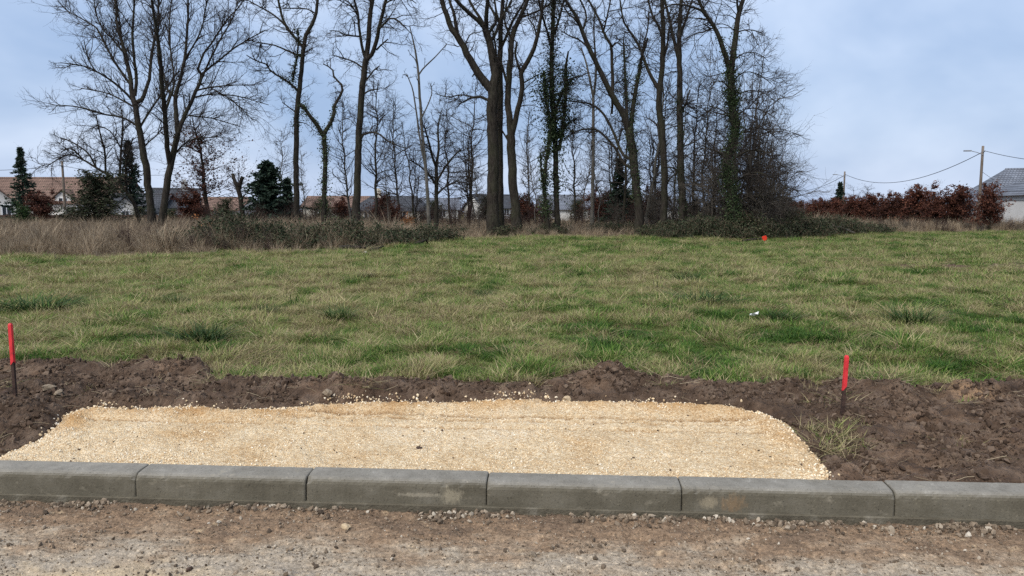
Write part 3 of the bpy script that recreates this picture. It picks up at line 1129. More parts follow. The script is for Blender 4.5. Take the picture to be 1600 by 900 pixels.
def pebbles():
    rng = np.random.default_rng(31)
    lime = [(blob_mesh('limestone_chip', 40 + i), M['pebble_lime']) for i in range(4)]
    # limestone chips all over the apron, coarser along its edge and against the kerb
    n = 60000
    s, d = rng.uniform(-1.6, 5.4, n), rng.uniform(0.004, 1.5, n)
    x, y = K0[0] + KT[0] * s + KN[0] * d, K0[1] + KT[1] * s + KN[1] * d
    sd_ = poly_sd(x, y, GP)
    bd = back_sd(x, y)
    keep = (sd_ > 0.0) & (rng.random(n) < 0.10 + 0.5 * np.exp(-bd / 0.10) + 0.35 * np.exp(-d / 0.10) + 0.5 * fbm(x, y, 0.3, 2, 3))
    x, y, bd, d = x[keep], y[keep], bd[keep], d[keep]
    sz = 0.006 + 0.008 * rng.random(len(x)) ** 3 + 0.018 * np.exp(-bd / 0.12) * rng.random(len(x)) ** 2.5 + 0.007 * np.exp(-d / 0.1) * rng.random(len(x)) ** 2
    # strays on the soil rim
    m = 1500
    s2, d2 = rng.uniform(-1.6, 5.6, m * 6), rng.uniform(0.03, 1.7, m * 6)
    x2, y2 = K0[0] + KT[0] * s2 + KN[0] * d2, K0[1] + KT[1] * s2 + KN[1] * d2
    q = poly_sd(x2, y2, GP)
    k2 = (q < 0.05) & (q > -0.045) & (rng.random(m * 6) < 0.16 * np.exp(np.minimum(q, 0) / 0.022))
    x2, y2 = x2[k2], y2[k2]
    xx, yy = np.r_[x, x2], np.r_[y, y2]
    ss = np.r_[sz, 0.009 + 0.022 * rng.random(len(x2)) ** 2]
    zz_ = np.maximum(z_gravel(xx, yy), z_soil(xx, yy)) + ss * 0.18
    p = np.stack([xx, yy, zz_], 1)
    scatter('limestone_gravel', 'loose pale limestone chips covering the new driveway apron', 'gravel', p, ss, tumble(len(p), rng), rng.integers(0, 4, len(p)), rng.random(len(p)), lime)
    # road stones
    rd = [(blob_mesh('road_stone', 60 + i, 0.6, 1, 0.24), M['pebble_road']) for i in range(4)]
    n = 150000
    s, d = rng.uniform(-3.5, 9.0, n), rng.uniform(-1.5, -0.165, n)
    x, y = K0[0] + KT[0] * s + KN[0] * d, K0[1] + KT[1] * s + KN[1] * d
    heap = np.exp(-((d + 0.19) / 0.05) ** 2) * np.clip(0.5 + 1.0 * fbm(x, y * 0, 0.45, 2, 87), 0, 1.3)
    keep = rng.random(n) < 0.16 + 0.45 * np.clip(fbm(x, y * 1.5, 0.4, 3, 5), 0, 1) + 0.4 * heap
    x, y, hp = x[keep], y[keep], heap[keep]
    n2 = 16000
    s3 = rng.uniform(-3.5, 9.0, n2)
    d3 = -0.165 - np.abs(rng.normal(0, 0.065, n2)) * rng.random(n2)
    x3, y3 = K0[0] + KT[0] * s3 + KN[0] * d3, K0[1] + KT[1] * s3 + KN[1] * d3
    right = smooth(1.2, 3.8, s3 - 0.0)
    k3 = rng.random(n2) < np.clip(0.10 + 1.5 * fbm(s3, d3 * 0, 0.4, 3, 97) + 0.30 * right, 0.02, 1)
    x, y = np.r_[x, x3[k3]], np.r_[y, y3[k3]]
    ss = np.r_[0.0035 + 0.006 * rng.random(len(hp)) ** 2 + 0.02 * rng.random(len(hp)) ** 16, 0.004 + 0.034 * rng.random(k3.sum()) ** 4.0]
    p = np.stack([x, y, z_road(x, y) + ss * 0.2], 1)
    scatter('road_stones', 'loose grey and brown stones lying on the road and along the kerb foot', 'stones', p, ss, tumble(len(p), rng), rng.integers(0, 4, len(p)), rng.random(len(p)), rd)
    # soil crumbs
    cl = [(blob_mesh('soil_crumb', 80 + i, 0.5, 1, 0.28), M['clod_i']) for i in range(4)]
    n = 150000
    s, d = rng.uniform(-2.2, 7.4, n), rng.uniform(0.03, 2.8, n)
    x, y = K0[0] + KT[0] * s + KN[0] * d, K0[1] + KT[1] * s + KN[1] * d
    q = poly_sd(x, y, GP)
    keep = (q < -0.02) & (soil_line(x) - y > -0.12) & (rng.random(n) < 0.45 + 0.9 * fbm(x, y, 0.25, 2, 15))
    gr = (q > 0.05) & (rng.random(n) < 0.006)
    keep |= gr
    gr = gr[keep]
    x, y = x[keep], y[keep]
    ss = np.where(gr, 0.004 + 0.014 * rng.random(len(x)) ** 3, 0.006 + 0.014 * rng.random(len(x)) ** 2 + 0.042 * rng.random(len(x)) ** 10)
    zz_ = np.maximum(np.maximum(z_soil(x, y), z_gravel(x, y)), z_ground(x, y))
    p = np.stack([x, y, zz_ + ss * 0.1], 1)
    scatter('soil_crumbs', 'dark brown crumbs of dug soil along the verge', 'soil', p, ss, tumble(len(p), rng), rng.integers(0, 4, len(p)), rng.random(len(p)), cl)


pebbles()


def straw_bits():
    rng = np.random.default_rng(33)
    src = []
    m, t, b = new_mat('dead_straw', 0.9, 0.15)
    oi = t.nodes.new('ShaderNodeObjectInfo')
    r = ramp_node(t, [(0, (0.07, 0.045, 0.03)), (0.6, (0.22, 0.17, 0.11)), (1, (0.40, 0.33, 0.22))])
    t.links.new(oi.outputs['Random'], r.inputs[0])
    t.links.new(r.outputs[0], b.inputs['Base Color'])
    for i in range(4):
        u = np.linspace(-0.5, 0.5, 6)
        P = np.stack([u, 0.10 * np.cumsum(rng.normal(0, 1, 6)) * 0.5, 0.12 * (0.25 - u * u) + 0.02 * rng.normal(size=6)], 1)
        src.append((mesh_from('straw_bit', *tubes(P[None], np.full((1, 6), 0.012), 4)), m))
    n = 9000
    s, d = rng.uniform(-2.2, 7.4, n), rng.uniform(0.03, 2.8, n)
    x, y = K0[0] + KT[0] * s + KN[0] * d, K0[1] + KT[1] * s + KN[1] * d
    q = poly_sd(x, y, GP)
    back = soil_line(x) - y
    keep = (q < -0.02) & (back > -0.1) & (rng.random(n) < 0.10 + 0.5 * np.exp(-np.abs(back) / 0.15) + 0.35 * np.exp(q / 0.1) + 0.2 * fbm(x, y, 0.5, 2, 3))
    x, y = x[keep], y[keep]
    P = np.stack([x, y, np.maximum(z_soil(x, y), z_ground(x, y)) + 0.003], 1)
    rot = np.stack([rng.normal(0, 0.25, len(x)), rng.normal(0, 0.25, len(x)), rng.uniform(0, 6.28, len(x))], 1)
    scatter('straw_litter', 'bits of dead straw and roots strewn over the dug soil', 'straw', P, rng.uniform(0.04, 0.17, len(x)), rot, rng.integers(0, 4, len(x)), rng.random(len(x)), src)


straw_bits()


# ------------------------------------------------------------------ grass
def clump_mesh(name, seed, n, rad, h0, h1, lean, width, droop=0.5, segs=2):
    rng = np.random.default_rng(seed)
    a = rng.uniform(0, 2 * PI, n)
    r = rad * np.sqrt(rng.random(n))
    base = np.stack([r * np.cos(a), r * np.sin(a), np.zeros(n)], 1)
    H = rng.uniform(h0, h1, n)
    az = a + rng.normal(0, 0.9, n)
    ln = np.abs(rng.normal(lean, lean * 0.5, n))
    dirh = np.stack([np.cos(az), np.sin(az), np.zeros(n)], 1)
    side = np.stack([-np.sin(az + rng.normal(0, .5, n)), np.cos(az), np.zeros(n)], 1)
    V, W = [], [1.0, 0.75, 0.0] if segs == 2 else [1.0, 0.9, 0.6, 0.0]
    for k in range(segs + 1):
        t = k / segs
        out_ = dirh * (H * (ln * t + droop * ln * t * t))[:, None]
        up = (H * (t - 0.35 * droop * ln * t * t))[:, None] * np.array([0, 0, 1.0])
        c = base + out_ + up
        wd = width * W[k] * (0.7 + 0.6 * ((H * 977) % 1))
        if k < segs:
            V.append(c - side * wd[:, None] * 0.5)
            V.append(c + side * wd[:, None] * 0.5)
        else:
            V.append(c)
    V = np.stack(V, 1)
    m = V.shape[1]
    Fq = []
    for i in range(n):
        o = i * m
        for k in range(segs - 1):
            Fq.append((o + 2 * k, o + 2 * k + 1, o + 2 * k + 3, o + 2 * k + 2))
        Fq.append((o + 2 * segs - 2, o + 2 * segs - 1, o + 2 * segs))
    me = mesh_from(name, V.reshape(-1, 3), Fq)
    face_attr(me, 'shade', np.repeat(rng.random(n), segs))
    return me


def grass():
    rng = np.random.default_rng(51)
    src = [clump_mesh('clump_short', 1, 46, 0.10, 0.025, 0.07, 0.6, 0.006),
           clump_mesh('clump_medium', 2, 40, 0.10, 0.04, 0.11, 0.8, 0.006, segs=3),
           clump_mesh('clump_wispy', 3, 26, 0.10, 0.05, 0.16, 0.5, 0.004, segs=3),
           clump_mesh('clump_flat', 4, 46, 0.12, 0.03, 0.10, 2.2, 0.006, 0.2),
           clump_mesh('clump_broad', 5, 26, 0.09, 0.03, 0.07, 1.1, 0.013)]
    P, S, T, I = [], [], [], []
    for y0, y1, dens, sc in ((4.9, 8, 460, 0.62), (8, 13, 270, 0.72), (13, 22, 130, 0.92), (22, 50, 52, 1.15)):
        hw = 0.86 * y1 + 1.5
        n = int(2 * hw * (y1 - y0) * dens)
        x, y = rng.uniform(-hw, hw, n), rng.uniform(y0, y1, n)
        sl = soil_line(x)
        e = edge_r(x, y)
        rim = y - sl - 0.03 + 0.14 * fbm(x, y, 0.3, 2, 13)
        dens_n = 0.72 + 0.75 * fbm(x, y, 0.4, 2, 19)
        ok = (np.abs(x) < 0.86 * y + 1.5) & (rim > 0) & (e < 0.5 + 0.6 * fbm(x, y, 1.5, 2, 23)) & (rng.random(n) < dens_n)
        b = bare(x, y)
        ok &= rng.random(n) > b * 0.9
        x, y = x[ok], y[ok]
        n = len(x)
        # green to straw: big patches, then tufts, then single clumps
        t = 0.57 + 0.46 * fbm(x, y * 0.6, 1.7, 2, 201) + 0.72 * fbm(x, y * 0.7, 0.5, 3, 203, 0.7) + 0.40 * fbm(x, y, 0.15, 1, 205)
        pxx = x / y * F + 800
        pyy = 330 + F * (CAMZ - 0.25) / y
        t += 0.26 * np.exp(-((pyy - 495) / 60) ** 2) * smooth(1050, 600, pxx) - 0.17 * smooth(700, 1100, pxx) * smooth(430, 540, pyy)
        t -= 0.13 * smooth(415, 385, pyy)
        t += 0.13 * np.exp(-((pyy - 425) / 22) ** 2)
        t += 0.24 * np.exp(-((pyy - 580) / 25) ** 2) * smooth(900, 500, pxx)
        t += 0.22 * smooth(-2.6, 0.2, e[ok] + 0.9 * fbm(x, y, 1.4, 2, 235))
        t += rng.normal(0, 0.10, n)
        t = np.clip(t, 0.02, 0.86)
        thatch = rng.random(n) < 0.03 + 0.20 * np.clip(fbm(x, y, 0.7, 2, 231), 0, 1)
        i = np.where(t < 0.33, rng.choice([0, 1, 1, 4], n), np.where(t < 0.55, rng.choice([0, 1, 3, 4, 2], n), rng.choice([2, 1, 3, 3, 1, 0], n)))
        i = np.where(thatch, 3, i)
        t = np.where(thatch, rng.uniform(1.0, 1.25, n), t)
        s = sc * np.minimum(np.exp(rng.normal(-0.10, 0.30, n)), 1.45) * (1.0 + 0.55 * np.clip(fbm(x, y, 0.6, 2, 207), -0.6, 1))
        P.append(np.stack([x, y, z_ground(x, y) - 0.005], 1))
        S.append(s)
        T.append(t)
        I.append(i)
    # a few blades rooted in the turned soil
    n = 2600
    x, y = rng.uniform(-4.5, 4.5, n), rng.uniform(4.2, 6.4, n)
    ok = (poly_sd(x, y, GP) < -0.05) & (y < soil_line(x)) & (rng.random(n) < np.exp(-(soil_line(x) - y) / 0.12) * 0.6 + 0.016)
    x, y = x[ok], y[ok]
    P.append(np.stack([x, y, z_soil(x, y) - 0.004], 1))
    S.append(rng.uniform(0.4, 0.95, len(x)))
    T.append(np.clip(rng.normal(0.85, 0.25, len(x)), 0, 1.25))
    I.append(rng.choice([1, 2, 3], len(x)))
    # dead tussock hanging into the trench by the apron's right corner
    c = gnd(1305, 690, 0.17)
    n = 20
    x, y = c[0] + rng.normal(0, 0.11, n), c[1] + rng.normal(0, 0.13, n)
    P.append(np.stack([x, y, z_soil(x, y)], 1))
    S.append(rng.uniform(0.4, 0.9, n))
    T.append(np.clip(rng.normal(1.0, 0.15, n), 0, 1.25))
    I.append(rng.choice([1, 2, 3], n))
    P, S, T, I = map(np.concatenate, (P, S, T, I))
    rot = np.stack([rng.normal(0, 0.12, len(P)), rng.normal(0, 0.12, len(P)), rng.uniform(0, 2 * PI, len(P))], 1)
    scatter('meadow_grass', 'rough mown meadow grass, green mixed with straw, filling the field', 'grass', P, S, rot, I, T, [(m, M['grass']) for m in src])


grass()


def tufts():
    spots = [(315, 532, 0.62, 'large dark green grass tuft near the left soil mound, nearest of the tufts'),
             (530, 499, 0.50, 'dark green grass tuft in the straw beside a pale scrape of gravel'),
             (273, 474, 0.40, 'small dark green grass tuft standing alone in the left part of field'),
             (60, 486, 0.95, 'wide low green grass tuft at the left edge of the field'),
             (755, 461, 0.42, 'flat green grass tuft in mid field below the big forked oak'),
             (1070, 438, 0.62, 'bluish green grass tuft in the far right half of the field'),
             (572, 436, 0.34, 'tiny dark green grass tuft in the far middle of the field'),
             (1225, 502, 0.42, 'green grass tuft right of the white scrap of litter'),
             (1425, 502, 0.65, 'broad yellowish green grass tuft behind the right red stake'),
             (1100, 474, 0.95, 'broad bright green grass tussock in the middle right of the field'),
             (418, 489, 0.34, 'small green grass tuft between two larger dark tufts on the left')]
    meshes = [clump_mesh('grass_tuft', 300 + i, 240, 0.17, 0.16, 0.40, 0.55, 0.008, 0.9, 3) for i in range(3)]
    for i, (px, py, wd, lab) in enumerate(spots):
        p = gnd(px, py, 0.25)
        p[2] = float(z_ground(p[0], p[1])) - 0.01
        o = obj('grass_tuft', meshes[i % 3], M['tuft'])
        o.location = p
        o.rotation_euler = (0, 0, i * 1.3)
        s = wd / 0.62
        o.scale = (s * 1.15, s, s * (0.78 if wd < 0.9 else 0.5))
        tag(o, lab, 'grass tuft', 'dark green tufts in the field')


tufts()


# ------------------------------------------------------------------ dry grass and brambles at the wood's edge
def dry_grass():
    rng = np.random.default_rng(71)
    src = [clump_mesh('dry_clump', 401 + i, 60, 0.20, 0.35, 0.95, 0.28 + 0.12 * i, 0.012, 0.6, 3) for i in range(3)]
    P, S = [], []
    for y0, y1, dens in ((18, 30, 16), (30, 48, 7), (48, 85, 3.2)):
        hw = 0.86 * y1 + 1
        n = int(2 * hw * (y1 - y0) * dens)
        x, y = rng.uniform(-hw, hw, n), rng.uniform(y0, y1, n)
        e = edge_r(x, y)
        pxx = x / y * F + 800
        h = np.full(n, 0.75)
        prob = np.ones(n)
        wood = (pxx > 640) & (pxx < 1260)
        h = np.where(wood, 0.40 + 0.25 * smooth(3, 12, e), h)
        prob = np.where(wood, 0.55 * smooth(-0.5, 3, e) + 0.12, prob)
        br = (pxx > 300) & (pxx < 690) & (e < 5)
        prob = np.where(br, 0.22, prob)
        h = np.where(pxx > 1260, 0.85, h)
        prob = prob * (0.75 + 0.7 * fbm(x, y, 2.2, 2, 29))
        strag = (e > -2.4) & (rng.random(n) < 0.09 * np.exp(np.minimum(e, 0) / 0.9))
        ok = (((e > 0.3 + 1.6 * fbm(x, y, 1.6, 3, 27)) & (rng.random(n) < prob)) | strag) & (np.abs(x) < 0.86 * y + 1)
        h = h * (0.38 + 0.62 * smooth(-0.5, 2.6, e)) * (1 + 0.75 * fbm(x, y, 1.1, 2, 31))
        x, y, h = x[ok], y[ok], h[ok]
        P.append(np.stack([x, y, z_ground(x, y) - 0.02], 1))
        S.append(h * rng.uniform(0.75, 1.25, len(x)))
    P, S = np.concatenate(P), np.concatenate(S)
    n = len(P)
    rot = np.stack([rng.normal(0, 0.15, n), rng.normal(0, 0.15, n), rng.uniform(0, 2 * PI, n)], 1)
    scatter('dry_grass', 'tall dry straw brown grass along the far edge of the field', 'dry grass', P, S, rot, rng.integers(0, 3, n), rng.random(n), [(m, M['dry']) for m in src])


dry_grass()


def bramble_spray(seed):
    rng = np.random.default_rng(seed)
    n = 5
    P = np.zeros((n, 6, 3))
    for i in range(n):
        az = rng.uniform(0, 2 * PI)
        t = np.linspace(0, 1, 6)
        L, H = rng.uniform(0.3, 0.7), rng.uniform(0.15, 0.45)
        P[i] = np.stack([np.cos(az) * L * t, np.sin(az) * L * t, H * 4 * t * (1 - t) * 0.8 + 0.1 * t], 1) + rng.normal(0, 0.02, (6, 3))
    v1, f1 = tubes(P, np.full((n, 6), 0.006), 3)
    C = P[rng.integers(0, n, 110), rng.integers(0, 6, 110)] + rng.normal(0, 0.075, (110, 3))
    v2, f2 = leaf_cards(C, 0.075, rng, 0.8)
    v, f = join([(v1, f1), (v2, f2)])
    me = mesh_from('bramble_spray', v, f)
    face_attr(me, 'shade', np.r_[np.full(len(f1), 1.0), rng.random(len(f2)) ** 1.5 * 0.9])
    return me


def mound(px, w_px, D, h, d):
    return (at(px, 360, D)[0], D, w_px * D / F * 0.5, d, h)


def brambles():
    rng = np.random.default_rng(81)
    src = [(bramble_spray(500 + i), M['bramble']) for i in range(4)]

    def one(name, label, mounds, n):
        P = []
        for cx, cy, rx_, ry_, h in mounds:
            m = int(n * rx_ * ry_ * (0.5 + h))
            a, r = rng.uniform(0, 2 * PI, m), np.sqrt(rng.random(m))
            x, y = cx + rx_ * r * np.cos(a), cy + ry_ * r * np.sin(a)
            hh = h * (1 - r ** 2.5) * (0.75 + 0.5 * fbm(x, y, 0.9, 3, 91))
            z = z_ground(x, y) + np.maximum(hh, 0.03) * rng.random(m) ** 0.55 - 0.15
            P.append(np.stack([x, y, z], 1))
        P = np.concatenate(P)
        k = len(P)
        rot = np.stack([rng.normal(0, 0.3, k), rng.normal(0, 0.3, k), rng.uniform(0, 2 * PI, k)], 1)
        scatter(name, label, 'brambles', P, rng.uniform(0.7, 1.3, k), rot, rng.integers(0, 4, k), rng.random(k), src)
    one('bramble_undergrowth', 'low dark green bramble thicket below the left trees, in front of the dry grass',
        [mound(375, 130, 26.5, 1.15, 1.8), mound(300, 90, 25.5, 0.65, 1.5), mound(450, 120, 27, 0.85, 1.6), mound(530, 120, 28, 0.95, 1.8), mound(600, 110, 29, 0.75, 1.6), mound(670, 80, 33, 0.6, 1.8), mound(340, 50, 29, 1.35, 1.0)], 34)
    one('bramble_undergrowth', 'dark bramble thicket beneath the ivy clad tree at the right end of the wood',
        [mound(1090, 120, 36, 1.0, 1.6), mound(1170, 110, 36, 1.35, 1.8), mound(1245, 110, 38, 1.35, 1.8), mound(1300, 90, 41, 1.05, 1.6), mound(1345, 80, 43, 0.7, 1.5), mound(1040, 90, 39, 0.7, 1.4)], 26)
    one('bramble_undergrowth', 'small dark bramble patches around the bases of the middle trunks',
        [mound(790, 60, 41, 0.5, 1.0), mound(862, 60, 42, 0.55, 1.0), mound(960, 90, 46, 0.6, 1.2), mound(720, 40, 42, 0.35, 0.8)], 24)


brambles()



# ================================================================== trees
FALL = 0.0


class Tree:
    def __init__(s, name, label, D, seed, group, bark='bark', twig='twig', cat='tree'):
        s.D, s.rng = D, np.random.default_rng(seed)
        s.limbs = []             # (pts (k,3) world, radii)
        s.raw = []               # pixel points with depth offsets, for attaching limbs
        s.name, s.label, s.group, s.bark, s.twig, s.cat = name, label, group, bark, twig, cat
        s.ivy = []

    def limb(s, pts, slope=None, ext=0.0, wob=1.0):
        """pts: (px, py, width_px) traced along the limb; it leaves its parent at the parent's depth"""
        pts = np.array(pts, float)
        D = s.D
        off0 = 0.0
        if s.raw:
            A = np.concatenate(s.raw)
            j = np.argmin(np.hypot(A[:, 0] - pts[0, 0], A[:, 1] - pts[0, 1]))
            off0 = A[j, 2]
        if slope is None:
            slope = s.rng.uniform(-0.55, 0.55) if s.raw else 0.0
        L = np.r_[0, np.cumsum(np.hypot(np.diff(pts[:, 0]), np.diff(pts[:, 1])))] * D / F
        offs = off0 + slope * L
        W = np.array([at(p[0], p[1], D + o) for p, o in zip(pts, offs)])
        R = pts[:, 2] * D / F * 0.5 * (0.98 if s.raw else 0.86)
        if not s.raw:                                       # root flare into the ground
            z = float(z_ground(W[0, 0], W[0, 1]))
            W[0, 2] = z - 0.15
            R[0] *= 1.25
        if ext > 0:
            d = norm(W[-1] - W[-2])
            for q in range(1, 4):
                W = np.vstack([W, W[-1] + (d + np.array([0, 0, 0.1]) + s.rng.normal(0, 0.12, 3)) * ext / 3])
                R = np.r_[R, R[-1] * 0.68]
        s.raw.append(np.stack([pts[:, 0], pts[:, 1], offs], 1))
        tot = np.linalg.norm(np.diff(W, axis=0), axis=1).sum()
        K = int(np.clip(tot / 0.35, 8, 44))
        Q = resample(np.c_[W, R], K)
        wv = s.rng.normal(0, 1, (K, 3)) * Q[:, 3:4] * 0.09 * wob
        wv[0] = 0
        Q[:, :3] += wv
        s.limbs.append((Q[:, :3], np.maximum(Q[:, 3], 0.006), tot))
        return s

    def build(s, d1=3.2, l1=(0.7, 1.9), n2=5, n3=4, tmin=0.35, bias=0.06, wander=0.2, ang=(35, 70), side=None, trunk_min=None, r1=0.025, l2=0.5, fine=True, ivy_leaf=0.11):
        rng = s.rng
        trunk_parts, tw = [], []
        base = s.limbs[0][0][0].copy()
        g = float(z_ground(base[0], base[1]))
        root = np.array([base[0], base[1], g])
        e = empty(s.name, root)
        tag(e, s.label, s.cat, s.group)
        for i, (P, R, tot) in enumerate(s.limbs):
            v, f = tubes(P[None], R[None], 10 if R[0] > 0.12 else 7)
            trunk_parts.append((v, f))
            t0 = trunk_min if (i == 0 and trunk_min is not None) else (tmin if i == 0 else 0.12)
            K = len(P)
            n1 = max(2, int(1.5 * d1 * tot * (1 - t0)))

            def Lf(rg, t, pi, tot=tot):
                return l1[0] + (1.35 * l1[1] - l1[0]) * rg.random(len(t)) ** 1.4 * (1.15 - 0.45 * t)
            P1, R1, _ = grow(P[None], R[None], n1, 6, t0, 1.0, ang, Lf, bias, wander, r1, 0.008, rng, side)
            if len(P1) == 0:
                continue
            tw.append(tubes(P1, R1, 4))
            len1 = np.linalg.norm(P1[:, -1] - P1[:, 0], axis=1)
            P2, R2, p2 = grow(P1, R1, n2, 4, 0.15, 1.0, (25, 65), lambda rg, t, pi: len1[pi] * rg.uniform(0.3, 0.65, len(t)) * (1.2 - 0.5 * t), bias, wander, r1 * 0.52, 0.005, rng)
            tw.append(tubes(P2, R2, 3))
            if fine and n3:
                len2 = np.linalg.norm(P2[:, -1] - P2[:, 0], axis=1)
                P3, R3, _ = grow(P2, R2, n3, 3, 0.2, 1.0, (25, 65), lambda rg, t, pi: len2[pi] * rg.uniform(0.4, 0.8, len(t)), bias, wander, r1 * 0.33, 0.0035, rng)
                tw.append(tubes(P3, R3, 3))
        v, f = join(trunk_parts)
        obj('trunk', mesh_from('trunk', v - root, f, True), M[s.bark], e)
        if tw:
            v, f = join(tw)
            obj('crown', mesh_from('crown', v - root, f), M[s.twig], e)
        if s.ivy:
            C = np.concatenate(s.ivy)
            v, f = leaf_cards(C, ivy_leaf * 0.78, rng, 0.1, 0.85)
            me = mesh_from('ivy', v - root, f)
            face_attr(me, 'shade', rng.random(len(f)) ** 1.6)
            obj('ivy', me, M['ivy'], e)
        s.root = e
        return e

    def add_ivy(s, i, t0, t1, n, spread):
        """leaves around limb i between t0 and t1 of its length"""
        P, R, tot = s.limbs[i]
        rng = s.rng
        K = len(P)
        n = int(n * 2.6)
        t = rng.uniform(t0, t1, n)
        dens = 0.55 + 0.6 * pnoise(t * tot * 1.1, t * 0 + i, 7)
        t = t[rng.random(n) < dens]
        x = t * (K - 1)
        i0 = np.minimum(x.astype(int), K - 2)
        fr = (x - i0)[:, None]
        p = P[i0] * (1 - fr) + P[i0 + 1] * fr
        r = R[i0]
        d = norm(rng.normal(size=(len(t), 3)))
        mag = r + spread * rng.random(len(t)) ** 1.6 * (0.5 + 0.9 * np.clip(0.5 + pnoise(t * tot * 0.9, t * 0 + 5, 9), 0, 1.3))
        s.ivy.append(p + d * mag[:, None])
        return s


WOOD = 'tall bare trees of the wood edge'

# left pair
t = Tree('bare_tree', 'tall bare tree with ascending branches, left one of the crossing pair', 43, 1, WOOD)
t.limb([(239, 364, 15), (236, 330, 13.5), (232, 290, 12.5), (226, 250, 12), (220, 215, 11), (215, 190, 10), (212, 165, 9.5)])
t.limb([(212, 165, 8), (207, 150, 7.5), (204, 124, 6.5), (198, 95, 6), (191, 67, 5), (184, 44, 4), (181, 13, 3.5), (178, -20, 3)], ext=3)
t.limb([(214, 160, 7), (222, 155, 6), (233, 124, 5), (236, 89, 4.5), (242, 60, 4), (247, 20, 3), (250, -20, 2.5)], ext=3)
t.limb([(211, 150, 5), (213, 124, 5), (210, 95, 4), (207, 60, 4), (209, 20, 3), (212, -20, 2.5)], ext=3)
t.limb([(206, 156, 4), (193, 142, 3.6), (171, 124, 3), (149, 111, 2.4), (131, 103, 1.8), (95, 98, 1.2)])
t.limb([(203, 131, 4.2), (184, 104, 3.6), (171, 82, 3.2), (155, 51, 2.8), (149, 42, 2.5), (127, 29, 2.1), (107, 18, 1.7), (91, 2, 1.3)])
t.limb([(191, 80, 3), (175, 60, 2.6), (160, 45, 2.2), (150, 20, 1.8), (146, -10, 1.5)])
t.limb([(213, 196, 3.6), (193, 184, 3), (160, 178, 2.5), (122, 167, 2), (78, 164, 1.2)])
t.limb([(207, 166, 3), (190, 156, 2.5), (165, 145, 2), (127, 138, 1.4)])
t.limb([(198, 100, 3), (190, 70, 2.6), (186, 30, 2.2), (175, -10, 2)], ext=2)
t.limb([(216, 205, 4), (224, 190, 3.4), (240, 165, 3), (262, 135, 2.6), (280, 110, 2)])
t.limb([(222, 235, 2.6), (232, 222, 2.2), (246, 210, 1.8), (260, 190, 1.4)])
t.limb([(149, 111, 2), (138, 92, 1.7), (131, 62, 1.2)])
t.build(d1=3.3, l1=(0.6, 1.9), bias=0.08, wander=0.15, ang=(25, 55), trunk_min=0.7)

t = Tree('bare_tree', 'tall bare tree with long drooping right branches, right one of the crossing pair', 42, 2, WOOD)
t.limb([(250, 365, 14), (256, 325, 12.5), (261, 290, 12), (267, 255, 11), (272, 235, 10), (278, 209, 9)])
t.limb([(266, 258, 8), (262, 235, 7.5), (259, 200, 7), (257, 170, 6.5), (253, 130, 6), (250, 90, 5.5), (246, 55, 4.5), (240, 20, 3.5), (236, -15, 3)], ext=3)
t.limb([(278, 211, 7), (276, 190, 7), (274, 150, 6.2), (282, 124, 5.2), (289, 89, 4.6), (291, 67, 4), (294, 22, 3.2), (294, -15, 2.8)], ext=3)
t.limb([(278, 209, 7), (286, 187, 6.5), (297, 163, 6), (306, 143, 5.5), (313, 127, 5), (315, 118, 4.6), (309, 108, 4)])
t.limb([(309, 110, 3.6), (318, 84, 3.3), (331, 67, 2.9), (353, 33, 2.4), (373, 11, 1.8), (385, -10, 1.4)])
t.limb([(315, 116, 3.8), (330, 104, 3.3), (344, 93, 3), (362, 78, 2.6), (387, 62, 2.2), (415, 47, 1.6)])
t.limb([(313, 128, 3.4), (325, 100, 3), (345, 60, 2.5), (365, 25, 2), (372, -10, 1.6)])
t.limb([(308, 141, 3), (325, 137, 2.5), (342, 135, 2.2), (364, 133, 1.8), (398, 133, 1.2)])
t.limb([(304, 152, 3), (318, 149, 2.6), (331, 147, 2.3), (352, 148, 2), (375, 151, 1.7), (420, 164, 1.1)])
t.limb([(335, 140, 2), (352, 150, 1.8), (371, 164, 1.5), (398, 191, 1)])
t.limb([(293, 180, 2.6), (308, 182, 2.2), (327, 184, 1.9), (350, 190, 1.5), (378, 199, 1)])
t.limb([(270, 246, 3), (282, 230, 2.6), (300, 218, 2.2), (325, 215, 1.7), (352, 214, 1.2)])
t.limb([(258, 175, 4), (265, 155, 3.6), (272, 130, 3), (268, 90, 2.6), (264, 50, 2.2), (268, 0, 2)], ext=2)
t.limb([(289, 92, 3), (300, 75, 2.6), (315, 45, 2.2), (322, 10, 1.8), (330, -20, 1.4)])
t.limb([(274, 152, 4), (262, 140, 3.4), (255, 115, 3), (248, 100, 2.6), (246, 60, 2.2), (252, 20, 1.8)])
t.build(d1=3.3, l1=(0.6, 1.9), bias=0.05, wander=0.15, ang=(25, 55), trunk_min=0.75)

t = Tree('bare_tree', 'slender straight bare tree with a forked top and ivy on its upper left branch', 46, 3, WOOD)
t.limb([(464, 362, 11), (463, 300, 10), (463, 250, 9.5), (463.5, 200, 9), (465, 160, 8.5), (468, 140, 8), (471, 110, 7.5), (474, 78, 7.2), (478, 54, 6.8)])
t.limb([(478, 55, 6.2), (487, 39, 5.6), (493, 24, 5), (496, 0, 4.4), (498, -25, 4)], ext=4)
t.limb([(474, 74, 5), (461, 59, 4.4), (446, 39, 4), (438, 15, 3.6), (434, -10, 3)], ext=3)
t.limb([(466, 143, 4), (457, 134, 3.6), (446, 125, 3.3), (424, 112, 2.8), (417, 101, 2.5), (400, 95, 2), (385, 86, 1.4)])
t.limb([(471, 88, 3.2), (453, 81, 2.8), (429, 71, 2.2), (395, 65, 1.4)])
t.limb([(446, 40, 3), (430, 25, 2.6), (405, 10, 2.1), (382, -2, 1.6)])
t.limb([(457, 128, 3.2), (460, 110, 3), (464, 90, 3), (466, 66, 2.4), (465, 45, 1.8)])
